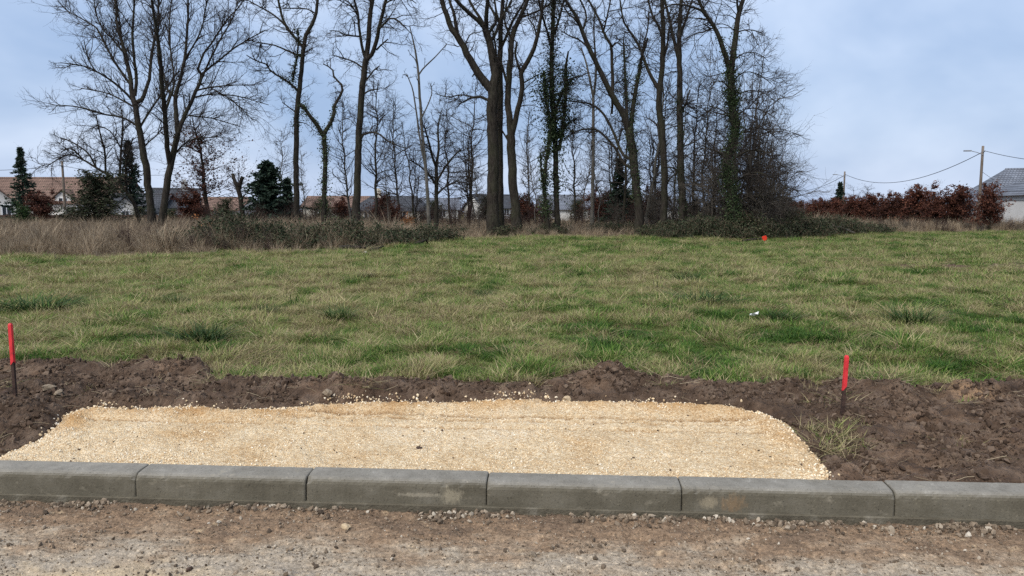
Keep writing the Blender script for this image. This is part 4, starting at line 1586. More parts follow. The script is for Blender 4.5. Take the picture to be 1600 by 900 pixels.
t.limb([(494, 22, 2.4), (480, 14, 2), (460, 13, 1.8), (441, 13, 1.6)])
t.limb([(462, 176, 2), (452, 168, 1.7), (441, 160, 1.2)])
t.add_ivy(6, 0, 1, 420, 0.32).add_ivy(0, 0.5, 0.66, 200, 0.3).add_ivy(3, 0.0, 0.35, 130, 0.22)
t.build(d1=3.6, l1=(0.5, 1.5), bias=0.03, wander=0.28, ang=(35, 75), trunk_min=0.55)

t = Tree('ivy_tree', 'short crooked ivy covered tree forking into two bent arms beside the slender straight tree', 45, 4, WOOD)
t.limb([(505, 360, 9), (506, 320, 8.5), (507.5, 280, 8), (508, 240, 8), (506, 211, 8)])
t.limb([(506, 213, 7), (496, 197, 6.5), (487, 185, 6), (478, 172, 5), (469, 163, 4.4)], slope=-0.2)
t.limb([(506, 211, 6.5), (514, 196, 6), (522, 178, 5.2), (523, 164, 4.6), (535, 142, 4), (532, 130, 3.4), (522, 121, 3), (519, 108, 2.4), (505, 100, 1.6)])
t.add_ivy(0, 0.3, 1.0, 900, 0.34).add_ivy(1, 0, 1, 380, 0.26).add_ivy(2, 0, 0.4, 220, 0.22)
t.build(d1=2.4, l1=(0.3, 0.9), n2=4, n3=3, bias=0.03, wander=0.3, ang=(40, 80), trunk_min=0.85)

t = Tree('bare_tree', 'thick straight bare oak with broken side stubs, right of the crooked ivy tree', 45, 5, WOOD)
t.limb([(556, 363, 14.5), (558, 300, 13), (560, 250, 12), (561, 208, 11.5), (565, 150, 11), (569, 115, 10.5), (572, 92, 10)])
t.limb([(572, 94, 8), (576, 61, 7.5), (578, 29, 7), (582, 0, 6), (586, -25, 5)], ext=4)
t.limb([(574, 92, 7), (582, 82, 6.5), (589, 61, 6), (595, 32, 5.2), (603, 0, 4.5), (608, -25, 4)], ext=4)
t.limb([(571, 92, 5), (567, 80, 4.6), (562, 49, 4), (559, 20, 3.6), (552, -5, 3)], ext=3)
t.limb([(567, 106, 2.8), (555, 98, 2.4), (541, 92, 2), (519, 86, 1.4)])
t.limb([(562, 57, 2.8), (550, 56, 2.4), (537, 54, 2.1), (530, 49, 1.8), (515, 48, 1.3)])
t.limb([(571, 127, 3), (578, 118, 2.6), (584, 110, 2.3), (593, 103, 1.6)])
t.limb([(566, 150, 3), (574, 143, 2.6), (583, 140, 2.2), (593, 139, 1.6)])
t.limb([(588, 78, 3), (596, 70, 2.5), (606, 61, 1.8)])
t.limb([(594, 43, 3.2), (602, 36, 3), (610, 28, 2.8), (622, 32, 2.2), (632, 42, 1.6), (643, 53, 1)])
t.limb([(563, 218, 3.8), (570, 209, 3.4), (587, 207, 3), (598, 214, 2.5), (609, 222, 2.1), (633, 232, 1.2)])
t.limb([(603, 5, 2.6), (615, -2, 2.2), (632, -6, 1.8), (650, 5, 1.2)])
t.limb([(559, 25, 2.6), (547, 5, 2.2), (530, -2, 1.7), (512, 2, 1.2)])
t.build(d1=3.4, l1=(0.5, 1.6), bias=0.02, wander=0.3, ang=(40, 80), trunk_min=0.55)

t = Tree('dead_tree', 'thin half dead tree with few crooked twigs, right of the thick straight oak', 44, 6, WOOD, bark='bark_pale')
t.limb([(671, 360, 6.5), (668, 300, 6), (664, 250, 5.6), (660, 213, 5.2), (656, 151, 4.6), (653, 107, 4), (648, 75, 3), (640, 40, 1.8)])
t.limb([(655, 116, 2.6), (662, 106, 2.3), (680, 89, 1.8), (698, 69, 1.2)])
t.limb([(664, 260, 3), (655, 210, 2.8), (649, 165, 2.4), (645, 140, 2), (635, 115, 1.3)])
t.limb([(658, 185, 2.2), (668, 165, 1.9), (675, 145, 1.6), (672, 130, 1.1)])
t.limb([(653, 105, 1.8), (648, 92, 1.5), (640, 84, 1)])
t.build(d1=0.9, l1=(0.3, 0.9), n2=3, n3=2, bias=0.03, wander=0.3, trunk_min=0.4)

t = Tree('bare_tree', 'low bushy bare tree with a dark short trunk, right of the thin half dead tree', 46, 7, WOOD)
t.limb([(681, 361, 8), (682, 320, 7.5), (682, 284, 7), (682, 255, 6)])
t.limb([(682, 262, 4.5), (674, 240, 3.8), (668, 215, 3), (662, 195, 2)])
t.limb([(682, 256, 4.5), (686, 230, 3.8), (684, 205, 3), (688, 180, 2)])
t.limb([(682, 285, 4), (695, 262, 3.4), (708, 245, 2.6), (722, 232, 1.6)])
t.limb([(682, 290, 3.6), (668, 270, 3), (654, 258, 2.2), (640, 250, 1.4)])
t.limb([(682, 305, 3), (698, 290, 2.4), (714, 284, 1.8), (730, 286, 1.1)])
t.build(d1=4.2, l1=(0.5, 1.5), bias=0.03, wander=0.28, ang=(35, 75), tmin=0.5)

# the big oaks
t = Tree('forked_oak', 'massive bare oak, its thick trunk forking into a heavy limb that leans left', 41, 9, WOOD)
t.limb([(771, 364, 25), (770, 330, 22.5), (770, 300, 21.5), (771, 250, 20.5), (770, 213, 20), (769, 170, 20), (770, 138, 20)])
t.limb([(766, 138, 14), (755, 124, 13), (743, 108, 12), (729, 83, 11), (719, 64, 10), (704, 42, 9), (697, 22, 8), (690, -2, 7), (684, -28, 6)], ext=4, slope=-0.1)
t.limb([(715, 56, 6), (713, 40, 5.6), (710, 24, 5), (701, -4, 4.2), (694, -28, 3.5)], ext=3)
t.limb([(771, 140, 15), (774, 117, 14), (770, 93, 12.5), (765, 66, 11.5), (760, 46, 11)], slope=0.1)
t.limb([(760, 50, 7.5), (752, 38, 7), (741, 27, 6.5), (719, 7, 5.5), (704, -12, 4.6)], ext=4)
t.limb([(760, 46, 7), (760, 24, 6.5), (762, 0, 6), (764, -25, 5)], ext=4)
t.limb([(757, 40, 5), (750, 28, 4.6), (741, 15, 4.2), (730, -6, 3.6)], ext=3)
t.limb([(763, 52, 5), (770, 42, 4.6), (776, 30, 4.2), (766, 10, 3.6), (758, -12, 3)], ext=3)
t.limb([(765, 66, 5), (773, 55, 4.6), (783, 30, 4), (797, 5, 3.4), (806, -18, 3)], ext=3)
t.limb([(764, 157, 5), (750, 151, 4.4), (741, 152, 4), (733, 154, 3.3), (724, 160, 2.4), (716, 158, 1.6)])
t.limb([(745, 112, 3), (742, 114, 2.6), (738, 120, 2)])
t.limb([(726, 75, 2.4), (731, 60, 2), (738, 52, 1.7), (750, 51, 1.2)])
t.limb([(741, 152, 2.6), (720, 148, 2.2), (700, 152, 1.8), (680, 146, 1.2)])
t.build(d1=3.0, l1=(0.5, 1.7), bias=0.02, wander=0.3, ang=(40, 80), trunk_min=0.75)

t = Tree('bare_tree', 'straight bare trunk standing close behind and right of the massive forked oak', 43, 10, WOOD)
t.limb([(782, 362, 15), (781, 300, 13.5), (781, 250, 12.5), (780, 210, 12), (782, 159, 11), (781, 110, 10), (782, 73, 9), (783, 39, 8), (785, 10, 7), (786, -20, 6)], ext=5)
t.limb([(782, 78, 5), (790, 60, 4.4), (800, 35, 4), (812, 15, 3.2), (826, -10, 2.6)], ext=3)
t.limb([(781, 112, 4), (776, 95, 3.6), (774, 70, 3), (768, 40, 2.5)])
t.limb([(783, 40, 4), (776, 20, 3.5), (772, -5, 3)], ext=3)
t.build(d1=2.4, l1=(0.5, 1.5), bias=0.02, wander=0.3, ang=(40, 80), trunk_min=0.55)

t = Tree('bare_tree', 'bare oak splitting at mid height into a V, right of the massive oak', 41, 11, WOOD)
t.limb([(808, 366, 19), (806, 330, 17.5), (802, 284, 16.5), (799, 240, 16), (798, 210, 16)])
t.limb([(798, 212, 11), (796, 183, 10.5), (793, 156, 10), (795, 122, 9.5), (798, 86, 9), (801, 56, 8), (812, 29, 7), (822, 5, 6), (828, -20, 5)], ext=4, slope=0.1)
t.limb([(800, 210, 9.5), (804, 193, 9), (809, 171, 8.4), (817, 134, 7.8), (814, 115, 7.4), (829, 88, 7), (839, 59, 6), (845, 29, 5), (848, -5, 4.2)], ext=4, slope=-0.2)
t.limb([(814, 116, 4.4), (809, 100, 4), (805, 84, 3.5), (808, 65, 2.8)])
t.limb([(794, 135, 4.6), (789, 118, 4.2), (785, 104, 3.6), (780, 85, 3)])
t.limb([(813, 28, 3.6), (828, 22, 3.2), (841, 17, 2.9), (856, 8, 2.4), (870, -4, 2)])
t.limb([(800, 62, 4), (794, 50, 3.6), (788, 30, 3), (792, 5, 2.6)], ext=2)
t.limb([(839, 60, 2.6), (834, 40, 2.3), (826, 30, 1.9), (824, 15, 1.5)])
t.limb([(817, 130, 2.4), (828, 124, 2), (842, 116, 1.6), (860, 112, 1)])
t.limb([(797, 225, 3), (785, 205, 2.6), (770, 180, 2)])
t.build(d1=3.0, l1=(0.5, 1.6), bias=0.02, wander=0.3, ang=(40, 80), trunk_min=0.85)

t = Tree('ivy_tree', 'tall straight tree wrapped in loose spreading ivy with a dead spar beside it', 42, 12, WOOD)
t.limb([(871, 362, 11), (870, 320, 10), (869, 289, 10), (867, 222, 9.5), (863, 155, 9), (862, 89, 8), (864, 27, 7), (865, -15, 6)], ext=5)
t.limb([(874, 235, 6), (878, 210, 5.6), (884, 155, 5), (884, 111, 4.4), (888, 80, 2.6)], slope=-0.15)
t.limb([(868, 225, 4), (860, 190, 4), (852, 150, 3.5), (850, 115, 2.6)])
t.limb([(866, 180, 3), (876, 150, 2.6), (893, 125, 2), (905, 118, 1.4)])
t.limb([(863, 60, 4), (872, 35, 3.5), (880, 5, 3), (886, -15, 2.6)], ext=3)
t.limb([(862, 80, 4), (855, 50, 3.5), (845, 15, 3), (840, -15, 2.4)], ext=3)
t.limb([(872, 215, 2.6), (885, 195, 2.2), (900, 185, 1.6)])
t.add_ivy(0, 0.12, 0.72, 3000, 0.85).add_ivy(1, 0.1, 0.85, 900, 0.65).add_ivy(2, 0, 1, 1700, 0.95).add_ivy(3, 0, 1, 700, 0.7).add_ivy(6, 0, 1, 420, 0.6)
t.build(d1=2.6, l1=(0.5, 1.5), bias=0.02, wander=0.3, ang=(40, 80), trunk_min=0.3, ivy_leaf=0.125)

t = Tree('ivy_tree', 'thin leaning trunk thick with dark ivy, close left of the ivy wrapped straight tree', 41.5, 13, WOOD)
t.limb([(858, 362, 7), (853, 325, 6.5), (850, 290, 6.5), (853, 255, 6), (858, 222, 5.5), (861, 190, 4.5)])
t.limb([(852, 300, 3), (846, 270, 2.6), (845, 240, 2)])
t.add_ivy(0, 0.2, 1, 1500, 0.36).add_ivy(1, 0, 1, 300, 0.25)
t.build(d1=1.5, l1=(0.4, 1.0), n2=4, n3=3, trunk_min=0.5)

t = Tree('bare_tree', 'thin pale bare tree with a narrow fork, left of the oak with sweeping limbs', 52, 14, WOOD, bark='bark_pale')
t.limb([(925, 355, 7), (926, 300, 6.4), (927, 222, 5.8), (927, 160, 5.2), (927, 150, 5)])
t.limb([(927, 152, 3.8), (921, 120, 3.4), (915, 95, 2.8), (908, 75, 2)])
t.limb([(927, 152, 4), (931, 120, 3.6), (931, 95, 3.2), (928, 50, 2.6), (930, 10, 2)])
t.build(d1=2.2, l1=(0.5, 1.4), bias=0.05, wander=0.2, trunk_min=0.5)

t = Tree('sweeping_oak', 'bare oak with a mossy base and long limbs sweeping up to the left', 40, 15, WOOD)
t.limb([(1001, 364, 17), (998, 330, 15.5), (994, 290, 15), (990, 255, 15), (987, 228, 15), (982, 200, 15)])
t.limb([(981, 202, 10.5), (975, 182, 10), (965, 163, 9.5), (955, 147, 9), (943, 122, 8), (931, 98, 7.4), (918, 70, 6.8), (909, 49, 6.2), (903, 30, 5.4), (890, 10, 4.4), (880, -10, 3.6)], ext=4, slope=-0.15)
t.limb([(985, 205, 7.5), (989, 169, 7), (995, 130, 6.2), (1000, 108, 5.6), (1003, 88, 4.6), (1012, 60, 3.6)], slope=0.2)
t.limb([(980, 190, 5), (979, 160, 4.6), (977, 120, 4), (975, 80, 3), (974, 58, 1.8)], slope=0.3)
t.limb([(987, 262, 5), (975, 256, 4.6), (962, 232, 4.2), (949, 217, 3.8), (931, 202, 3.3), (915, 202, 2.8), (900, 205, 2.3), (882, 219, 1.4)])
t.limb([(984, 248, 5), (971, 238, 4.6), (958, 205, 4.2), (944, 180, 3.8), (934, 169, 3.4), (922, 162, 3), (900, 159, 2.4), (880, 157, 1.6)])
t.limb([(956, 150, 6), (958, 130, 5.4), (956, 100, 5), (955, 72, 4.6), (945, 55, 4), (938, 35, 3.6), (927, 13, 3), (915, -10, 2.6)], ext=3)
t.limb([(909, 50, 3.6), (916, 30, 3.2), (914, 15, 2.8), (904, -5, 2.4)], ext=2)
t.limb([(909, 46, 3), (897, 28, 2.6), (888, 22, 2.2), (878, 5, 1.8)])
t.limb([(918, 73, 2.8), (906, 63, 2.4), (890, 56, 2), (876, 48, 1.3)])
t.limb([(955, 74, 3), (964, 66, 2.6), (972, 72, 2.1), (985, 70, 1.5)])
t.limb([(943, 50, 2.8), (950, 20, 2.4), (955, -5, 2)], ext=2)
t.limb([(956, 178, 4), (957, 165, 4), (956, 148, 4.4)])
t.add_ivy(0, 0.35, 1.0, 900, 0.22).add_ivy(2, 0, 0.75, 700, 0.24).add_ivy(3, 0.2, 0.9, 320, 0.2)
t.build(d1=3.0, l1=(0.5, 1.7), bias=0.02, wander=0.3, ang=(40, 80), trunk_min=0.7, ivy_leaf=0.10)

t = Tree('bare_tree', 'tall sinuous bare trunk between the sweeping oak and the straight dark tree', 40, 16, WOOD)
t.limb([(1036, 364, 14), (1038, 320, 12.5), (1038, 284, 12), (1036, 235, 12), (1033, 191, 11.5), (1029, 160, 11), (1030, 140, 10), (1035, 102, 9), (1036, 44, 8), (1034, 5, 7), (1033, -25, 6)], ext=5)
t.limb([(1029, 140, 6), (1022, 126, 5.6), (1013, 111, 5.2), (1007, 95, 4.6), (1000, 75, 4), (985, 50, 3.5), (974, 32, 3), (968, -5, 2.4)], ext=3)
t.limb([(1036, 60, 4), (1028, 40, 3.6), (1018, 20, 3.2), (1012, -10, 2.8)], ext=3)
t.limb([(1035, 95, 3.5), (1042, 75, 3), (1046, 45, 2.6), (1054, 20, 2.2)])
t.limb([(1003, 88, 3.2), (1006, 70, 2.8), (1012, 45, 2.4), (1014, 20, 2)])
t.limb([(1038, 300, 3), (1046, 280, 2.6), (1060, 268, 2)])
t.build(d1=3.0, l1=(0.5, 1.6), bias=0.04, wander=0.25, ang=(35, 75), trunk_min=0.5)

t = Tree('bare_tree', 'tall straight dark bare tree, left of the ivy clad end tree', 39, 17, WOOD)
t.limb([(1068, 366, 15), (1066, 320, 13.5), (1064, 267, 12.5), (1063, 220, 11.5), (1062, 178, 11), (1062, 111, 9.5), (1061, 80, 8.5), (1061, 58, 7.5), (1064, 5, 6), (1066, -25, 5)], ext=5)
t.limb([(1062, 98, 6), (1057, 80, 5.4), (1052, 58, 5), (1047, 35, 4.4), (1040, 5, 3.8), (1034, -20, 3)], ext=3)
t.limb([(1062, 60, 5), (1067, 45, 4.4), (1073, 28, 3.8), (1080, 5, 3.2), (1090, -20, 2.6)], ext=3)
t.limb([(1063, 180, 3), (1072, 160, 2.6), (1078, 140, 2)])
t.limb([(1064, 270, 3), (1050, 262, 2.5), (1036, 262, 2)])
t.limb([(1063, 230, 2.6), (1078, 225, 2.2), (1096, 215, 1.6)])
t.add_ivy(0, 0.05, 0.4, 420, 0.12)
t.build(d1=3.2, l1=(0.5, 1.6), bias=0.03, wander=0.26, ang=(45, 85), trunk_min=0.3)

t = Tree('ivy_tree', 'tree thickly clad in dark ivy at the right end of the wood', 36, 18, WOOD)
t.limb([(1147, 373, 16), (1146, 340, 14), (1142, 300, 13), (1137, 265, 13), (1138, 245, 13), (1146, 222, 13), (1149, 200, 13), (1146, 180, 13), (1143, 150, 12.5), (1142, 108, 12.5)])
t.limb([(1142, 112, 9.5), (1146, 85, 9), (1150, 55, 8.2), (1154, 25, 7.5), (1161, 0, 6.5), (1171, -22, 5)], ext=3, slope=0.1)
t.limb([(1141, 112, 8), (1136, 95, 7.6), (1130, 75, 7.2), (1122, 55, 6.6), (1113, 38, 6), (1104, 25, 5.4), (1095, 8, 4.6), (1086, -12, 3.8)], ext=4, slope=-0.1)
t.limb([(1104, 26, 4), (1095, 16, 3.6), (1078, 10, 3.2), (1060, 7, 2.8), (1045, 9, 2.2), (1030, 18, 1.6)])
t.limb([(1120, 50, 3), (1112, 44, 2.6), (1100, 50, 2.4), (1088, 52, 2), (1072, 60, 1.3)])
t.limb([(1154, 22, 3.6), (1152, 5, 3.2), (1150, -20, 2.6)], ext=2)
t.limb([(1150, 52, 2.4), (1162, 47, 2), (1180, 48, 1.6), (1196, 55, 1)])
for a in ([(1148, 92, 2), (1165, 82, 1.7), (1185, 84, 1.3), (1200, 95, 0.9)], [(1146, 125, 2.2), (1165, 112, 1.9), (1188, 118, 1.4), (1206, 132, 0.9)],
          [(1148, 150, 2.4), (1166, 142, 2), (1192, 144, 1.5), (1212, 160, 0.9)], [(1149, 185, 2.6), (1166, 170, 2.2), (1190, 172, 1.6), (1214, 186, 1)],
          [(1149, 215, 2.8), (1172, 200, 2.2), (1198, 204, 1.7), (1220, 222, 1)], [(1144, 250, 2.8), (1172, 234, 2.3), (1200, 240, 1.7), (1226, 262, 1)],
          [(1142, 290, 2.8), (1172, 270, 2.3), (1204, 276, 1.7), (1236, 300, 1)], [(1145, 320, 2.6), (1176, 306, 2.2), (1210, 312, 1.6), (1238, 330, 1)],
          [(1144, 140, 2), (1128, 128, 1.7), (1110, 130, 1.2)], [(1146, 190, 2.4), (1128, 172, 2), (1108, 166, 1.4)], [(1138, 250, 2.4), (1116, 235, 2), (1096, 232, 1.4)]):
    t.limb(a, wob=2.0)
t.add_ivy(0, 0.05, 1.0, 6500, 0.34).add_ivy(1, 0, 0.3, 350, 0.2).add_ivy(2, 0, 0.2, 200, 0.18)
t.build(d1=3.6, l1=(0.6, 1.8), n2=6, bias=0.0, wander=0.24, ang=(30, 75), trunk_min=0.35, ivy_leaf=0.095)


# ------------------------------------------------------------------ saplings: a few shared shapes, each plant its own thing
def sapling_mesh(seed, H, spread, stems=1, dens=9, lean=0.0, straight=0.8, r=0.05, droop=0.05, n2=5, n3=3):
    rng = np.random.default_rng(seed)
    P, R = [], []
    for s_ in range(stems):
        K = 12
        z = np.linspace(0, 1, K)
        az = rng.uniform(0, 2 * PI)
        hh = H * (1 if s_ == 0 else rng.uniform(0.6, 0.95))
        off = (lean + (0.16 * rng.random() if stems > 1 else 0)) * hh * z ** 1.2
        q = np.stack([np.cos(az) * off, np.sin(az) * off, hh * z - 0.1], 1)
        q[1:] += np.cumsum(rng.normal(0, hh * 0.011, (K - 1, 3)), 0)
        P.append(q)
        R.append(r * (1 - 0.85 * z) * (1 if s_ == 0 else 0.75))
    P, R = np.array(P), np.array(R)
    tr = tubes(P, R, 6)
    P1, R1, _ = grow(P, R, int(dens * H / max(1, stems ** 0.5)), 6, 0.22, 0.97, (35, 82), lambda rg, t, pi: spread * (0.25 + 0.85 * rg.random(len(t)) ** 1.3) * (1.1 - 0.55 * t), droop, 0.22, 0.022, 0.007, rng)
    l1 = np.linalg.norm(P1[:, -1] - P1[:, 0], axis=1)
    P2, R2, _ = grow(P1, R1, n2, 4, 0.15, 1, (25, 60), lambda rg, t, pi: l1[pi] * rg.uniform(0.25, 0.6, len(t)), droop, 0.18, 0.010, 0.004, rng)
    l2 = np.linalg.norm(P2[:, -1] - P2[:, 0], axis=1)
    P3, R3, _ = grow(P2, R2, n3, 3, 0.2, 1, (25, 60), lambda rg, t, pi: l2[pi] * rg.uniform(0.4, 0.8, len(t)), droop, 0.2, 0.006, 0.003, rng)
    cv = join([tubes(P1, R1, 4), tubes(P2, R2, 3), tubes(P3, R3, 3)])
    tips = np.concatenate([P3.reshape(-1, 3), P2.reshape(-1, 3)])
    return tr, cv, tips


def sap_data(seed, bark='bark', twig='twig', leaves=None, **kw):
    tr, cv, tips = sapling_mesh(seed, **kw)
    t_ = mesh_from('trunk', *tr, True)
    t_.materials.append(M[bark])
    c_ = mesh_from('crown', *cv)
    c_.materials.append(M[twig])
    d = [('trunk', t_), ('crown', c_)]
    if leaves:
        mat, n, size = leaves[:3]
        rng = np.random.default_rng(seed + 1000)
        C = tips[rng.integers(0, len(tips), n)] + rng.normal(0, size * 0.5, (n, 3))
        if len(leaves) > 3:
            keep = (C[:, 2] < leaves[3])
            C = C[keep]
        v, f = leaf_cards(C, size, rng, 0.3)
        l_ = mesh_from('leaves', v, f)
        face_attr(l_, 'shade', rng.random(len(f)) ** 1.3)
        l_.materials.append(M[mat])
        d.append(('leaves', l_))
    return d


def plant(name, data, label, cat, px, D, s=1.0, rz=0.0, group=None, sx=None, z=None):
    X = at(px, 330, D)[0]
    g = float(z_ground(X, D)) if z is None else z
    e = empty(name, (X, D, g), rz)
    e.scale = (s * (sx or 1), s * (sx or 1), s)
    tag(e, label, cat, group)
    for nm, me in data:
        o = bpy.data.objects.new(nm, me)
        COL.objects.link(o)
        o.parent = e
    return e


SAP = [sap_data(701, H=8, spread=2.6, r=0.085, dens=8, bark='bark', twig='twig'),
       sap_data(702, H=8, spread=2.2, r=0.075, dens=8, lean=0.10, bark='bark_pale', twig='twig'),
       sap_data(703, H=8, spread=2.9, r=0.09, stems=3, dens=6, bark='bark', twig='twig'),
       sap_data(704, H=8, spread=1.7, r=0.06, dens=8, lean=0.04, bark='bark_pale', twig='twig_pale')]
SG = 'thin bare saplings inside the wood'


def sap_h(top_py, D):
    return (CAMZ + (330 - top_py) * D / F - 0.25) / 8.0


saplings = [
    (432, 66, 200, 1, 'faint thin bare sapling just left of the slender straight tree'),
    (478, 58, 225, 3, 'low bare sapling between the slender straight tree and the crooked ivy tree'),
    (545, 55, 150, 1, 'leaning bare sapling rising behind and left of the thick straight oak'),
    (588, 62, 115, 0, 'spreading bare sapling close behind the thick straight oak'),
    (607, 52, 235, 3, 'short thin bare sapling among reddish shrubs right of the thick oak'),
    (622, 64, 150, 1, 'tall thin bare sapling midway between the thick oak and the half dead tree'),
    (648, 60, 190, 2, 'many stemmed bare sapling just left of the thin half dead tree'),
    (704, 57, 160, 0, 'bare sapling behind the low bushy tree'),
    (731, 60, 130, 2, 'broad many stemmed bare sapling left of the massive forked oak'),
    (750, 50, 230, 3, 'very thin bare sapling right against the left of the massive forked oak'),
    (742, 66, 180, 1, 'pale bare sapling far behind, between bushy tree and massive forked oak'),
    (826, 60, 170, 1, 'bare sapling leaning behind the V shaped oak'),
    (838, 55, 215, 3, 'short bare sapling between the V shaped oak and the ivy trees'),
    (900, 58, 165, 0, 'bare sapling just right of the ivy wrapped straight tree'),
    (910, 64, 200, 3, 'pale thin sapling far behind, right of the ivy wrapped tree'),
    (938, 48, 205, 3, 'short dark sapling in front of the thin pale forked tree'),
    (958, 60, 140, 2, 'many stemmed bare sapling behind the sweeping oak limbs'),
    (972, 56, 120, 0, 'tall bare sapling directly behind the sweeping oak trunk'),
    (1013, 48, 60, 1, 'tall pale bare sapling between the sweeping oak and the sinuous trunk'),
    (1022, 55, 130, 2, 'broad bare sapling behind the sinuous trunk'),
    (1050, 50, 120, 3, 'slim bare sapling between the sinuous trunk and the straight dark tree'),
    (1085, 44, 110, 0, 'tall thin sapling just right of the straight dark tree'),
    (1098, 47, 95, 3, 'tallest slim sapling midway between straight dark tree and ivy end tree'),
    (1112, 42, 150, 2, 'many stemmed sapling left of the ivy end tree'),
    (1127, 46, 140, 1, 'leaning sapling right behind the ivy end tree'),
]
for i, (px, D, top, k, lab) in enumerate(saplings):
    plant('sapling', SAP[k], lab, 'sapling', px, D, sap_h(top, D), i * 2.1, SG, sx=1.0)

# twiggy bare shrubs that thicken the right end of the wood
SHR = [sap_data(720 + i, H=4.0, spread=1.9, stems=7, r=0.035, dens=6, droop=0.0, n2=5, n3=4, bark='twig_pale', twig=('twig', 'twig_pale', 'twig_pale')[i]) for i in range(3)]
shrubs = [(1080, 41, 250, 0, 'bare twiggy shrub at the foot of the straight dark tree'), (1110, 38, 240, 1, 'pale bare twiggy shrub left of the ivy end tree base'),
          (1128, 40, 200, 2, 'tall bare twiggy shrub behind the ivy end tree, on its left'), (1170, 37, 215, 0, 'tall bare twiggy shrub just right of the ivy end tree'),
          (1192, 36, 262, 1, 'pale many stemmed shrub above the orange red marker'), (1200, 39, 235, 2, 'bare twiggy shrub behind the pale shrub at the end of the wood'),
          (1222, 40, 285, 0, 'low outermost bare shrub at the right end of the wood'), (1055, 44, 270, 1, 'low pale shrub between the sinuous trunk and straight dark tree'),
          (1020, 46, 285, 2, 'low bare shrub between the sweeping oak and the sinuous trunk'), (1150, 42, 150, 2, 'highest bare twiggy shrub, rising behind the ivy end tree'), (1185, 41, 150, 0, 'high bare shrub whose top forms the right slope of the wood'),
          (1205, 40, 205, 1, 'pale bare shrub right behind the outermost low shrub'), (1172, 43, 95, 2, 'topmost bare shrub, rising beside the right fork of the ivy end tree')]
for i, (px, D, top, k, lab) in enumerate(shrubs):
    h = (CAMZ + (330 - top) * D / F - 0.25) / 3.6
    plant('bare_shrub', SHR[k], lab, 'shrub', px, D, h, i * 1.7, 'bare twiggy shrubs at the end of the wood', sx=max(0.75, 1.25 / h ** 0.5))

# low multi stem tree left of the pair, leaning left, with a leafy evergreen mass under it
t = Tree('arching_tree', 'low bare tree arching left over the garden hedge beside the left house', 48, 30, 'garden trees near the left houses')
t.limb([(222, 356, 7), (212, 325, 6.5), (202, 305, 6), (190, 290, 5.4), (172, 275, 4.8), (150, 262, 4), (130, 250, 3.2), (105, 242, 2.4), (70, 262, 1.4)])
t.limb([(165, 270, 3.4), (164, 240, 3), (158, 215, 2.5), (150, 180, 1.8)])
t.limb([(186, 288, 4), (188, 255, 3.6), (190, 225, 3), (192, 190, 2.4), (188, 165, 1.6)])
t.limb([(198, 300, 3.6), (196, 270, 3.2), (200, 240, 2.6), (208, 215, 1.8)])
t.limb([(150, 262, 3), (138, 240, 2.5), (118, 225, 2), (95, 215, 1.3)])
t.limb([(130, 250, 2.4), (112, 232, 2), (95, 238, 1.4)])
t.limb([(188, 230, 2.2), (172, 205, 1.8), (150, 195, 1.3)])
t.build(d1=4.5, l1=(0.6, 1.7), n2=6, bias=0.02, wander=0.25, ang=(35, 75), trunk_min=0.35)

# ------------------------------------------------------------------ leafy garden plants
plant('beech_tree', sap_data(740, H=8, spread=4.2, r=0.16, dens=11, droop=0.10, twig='twig_red', n2=7, n3=4, leaves=('beech', 4200, 0.13, 7.0)), 'round headed tree keeping reddish brown leaves on its lower branches', 'tree', 328, 62, (CAMZ + (330 - 190) * 62 / F) / 8.2, 0.4, 'garden trees near the left houses', sx=1.2)
t = Tree('pollard_tree', 'stumpy pollarded tree with two cut arms beside the dark yew', 58, 31, 'garden trees near the left houses')
t.limb([(380, 350, 9), (378, 325, 8.5), (375, 305, 8), (370, 290, 7)])
t.limb([(371, 293, 6), (366, 280, 5.5), (364, 272, 5)])
t.limb([(373, 298, 6.5), (376, 285, 6), (379, 276, 5.6)])
t.build(d1=3, l1=(0.5, 1.4), n2=5, n3=3, trunk_min=0.4)

BEE = [sap_data(750 + i, H=2.4, spread=1.15, stems=6, r=0.03, dens=13, droop=0.05, n2=6, n3=3, twig='twig_red', leaves=('beech', 8000, 0.085)) for i in range(3)]
HG = 'copper brown beech bushes of the right hedge'
hedge = [(1548, 47, 290), (1492, 50, 289), (1466, 51, 297), (1440, 53, 291), (1416, 55, 300), (1394, 57, 301), (1372, 59, 303), (1352, 61, 306), (1333, 63, 305), (1315, 66, 309), (1298, 69, 308), (1281, 72, 308), (1266, 76, 314), (1252, 82, 313)]
hl = ['separate copper brown beech bush before the grey wall, rightmost of the hedge',
      'tall copper brown beech bush in the hedge just left of the near utility pole']
ordn = ['third', 'fourth', 'fifth', 'sixth', 'seventh', 'eighth', 'ninth', 'tenth', 'eleventh', 'twelfth', 'thirteenth']
for i in range(len(hedge) - 2):
    hl.append('copper brown beech bush, %s from the right end of the hedge' % ordn[i] if i < len(hedge) - 3 else 'leftmost and farthest copper brown beech bush of the hedge')
for i, ((px, D, top), lab) in enumerate(zip(hedge, hl)):
    h = (CAMZ + (330 - top) * D / F - 0.25) / 2.5
    plant('beech_bush', BEE[i % 3], lab, 'bush', px, D, h, i * 1.9, HG, sx=1.0 if i == 0 else 1.35)
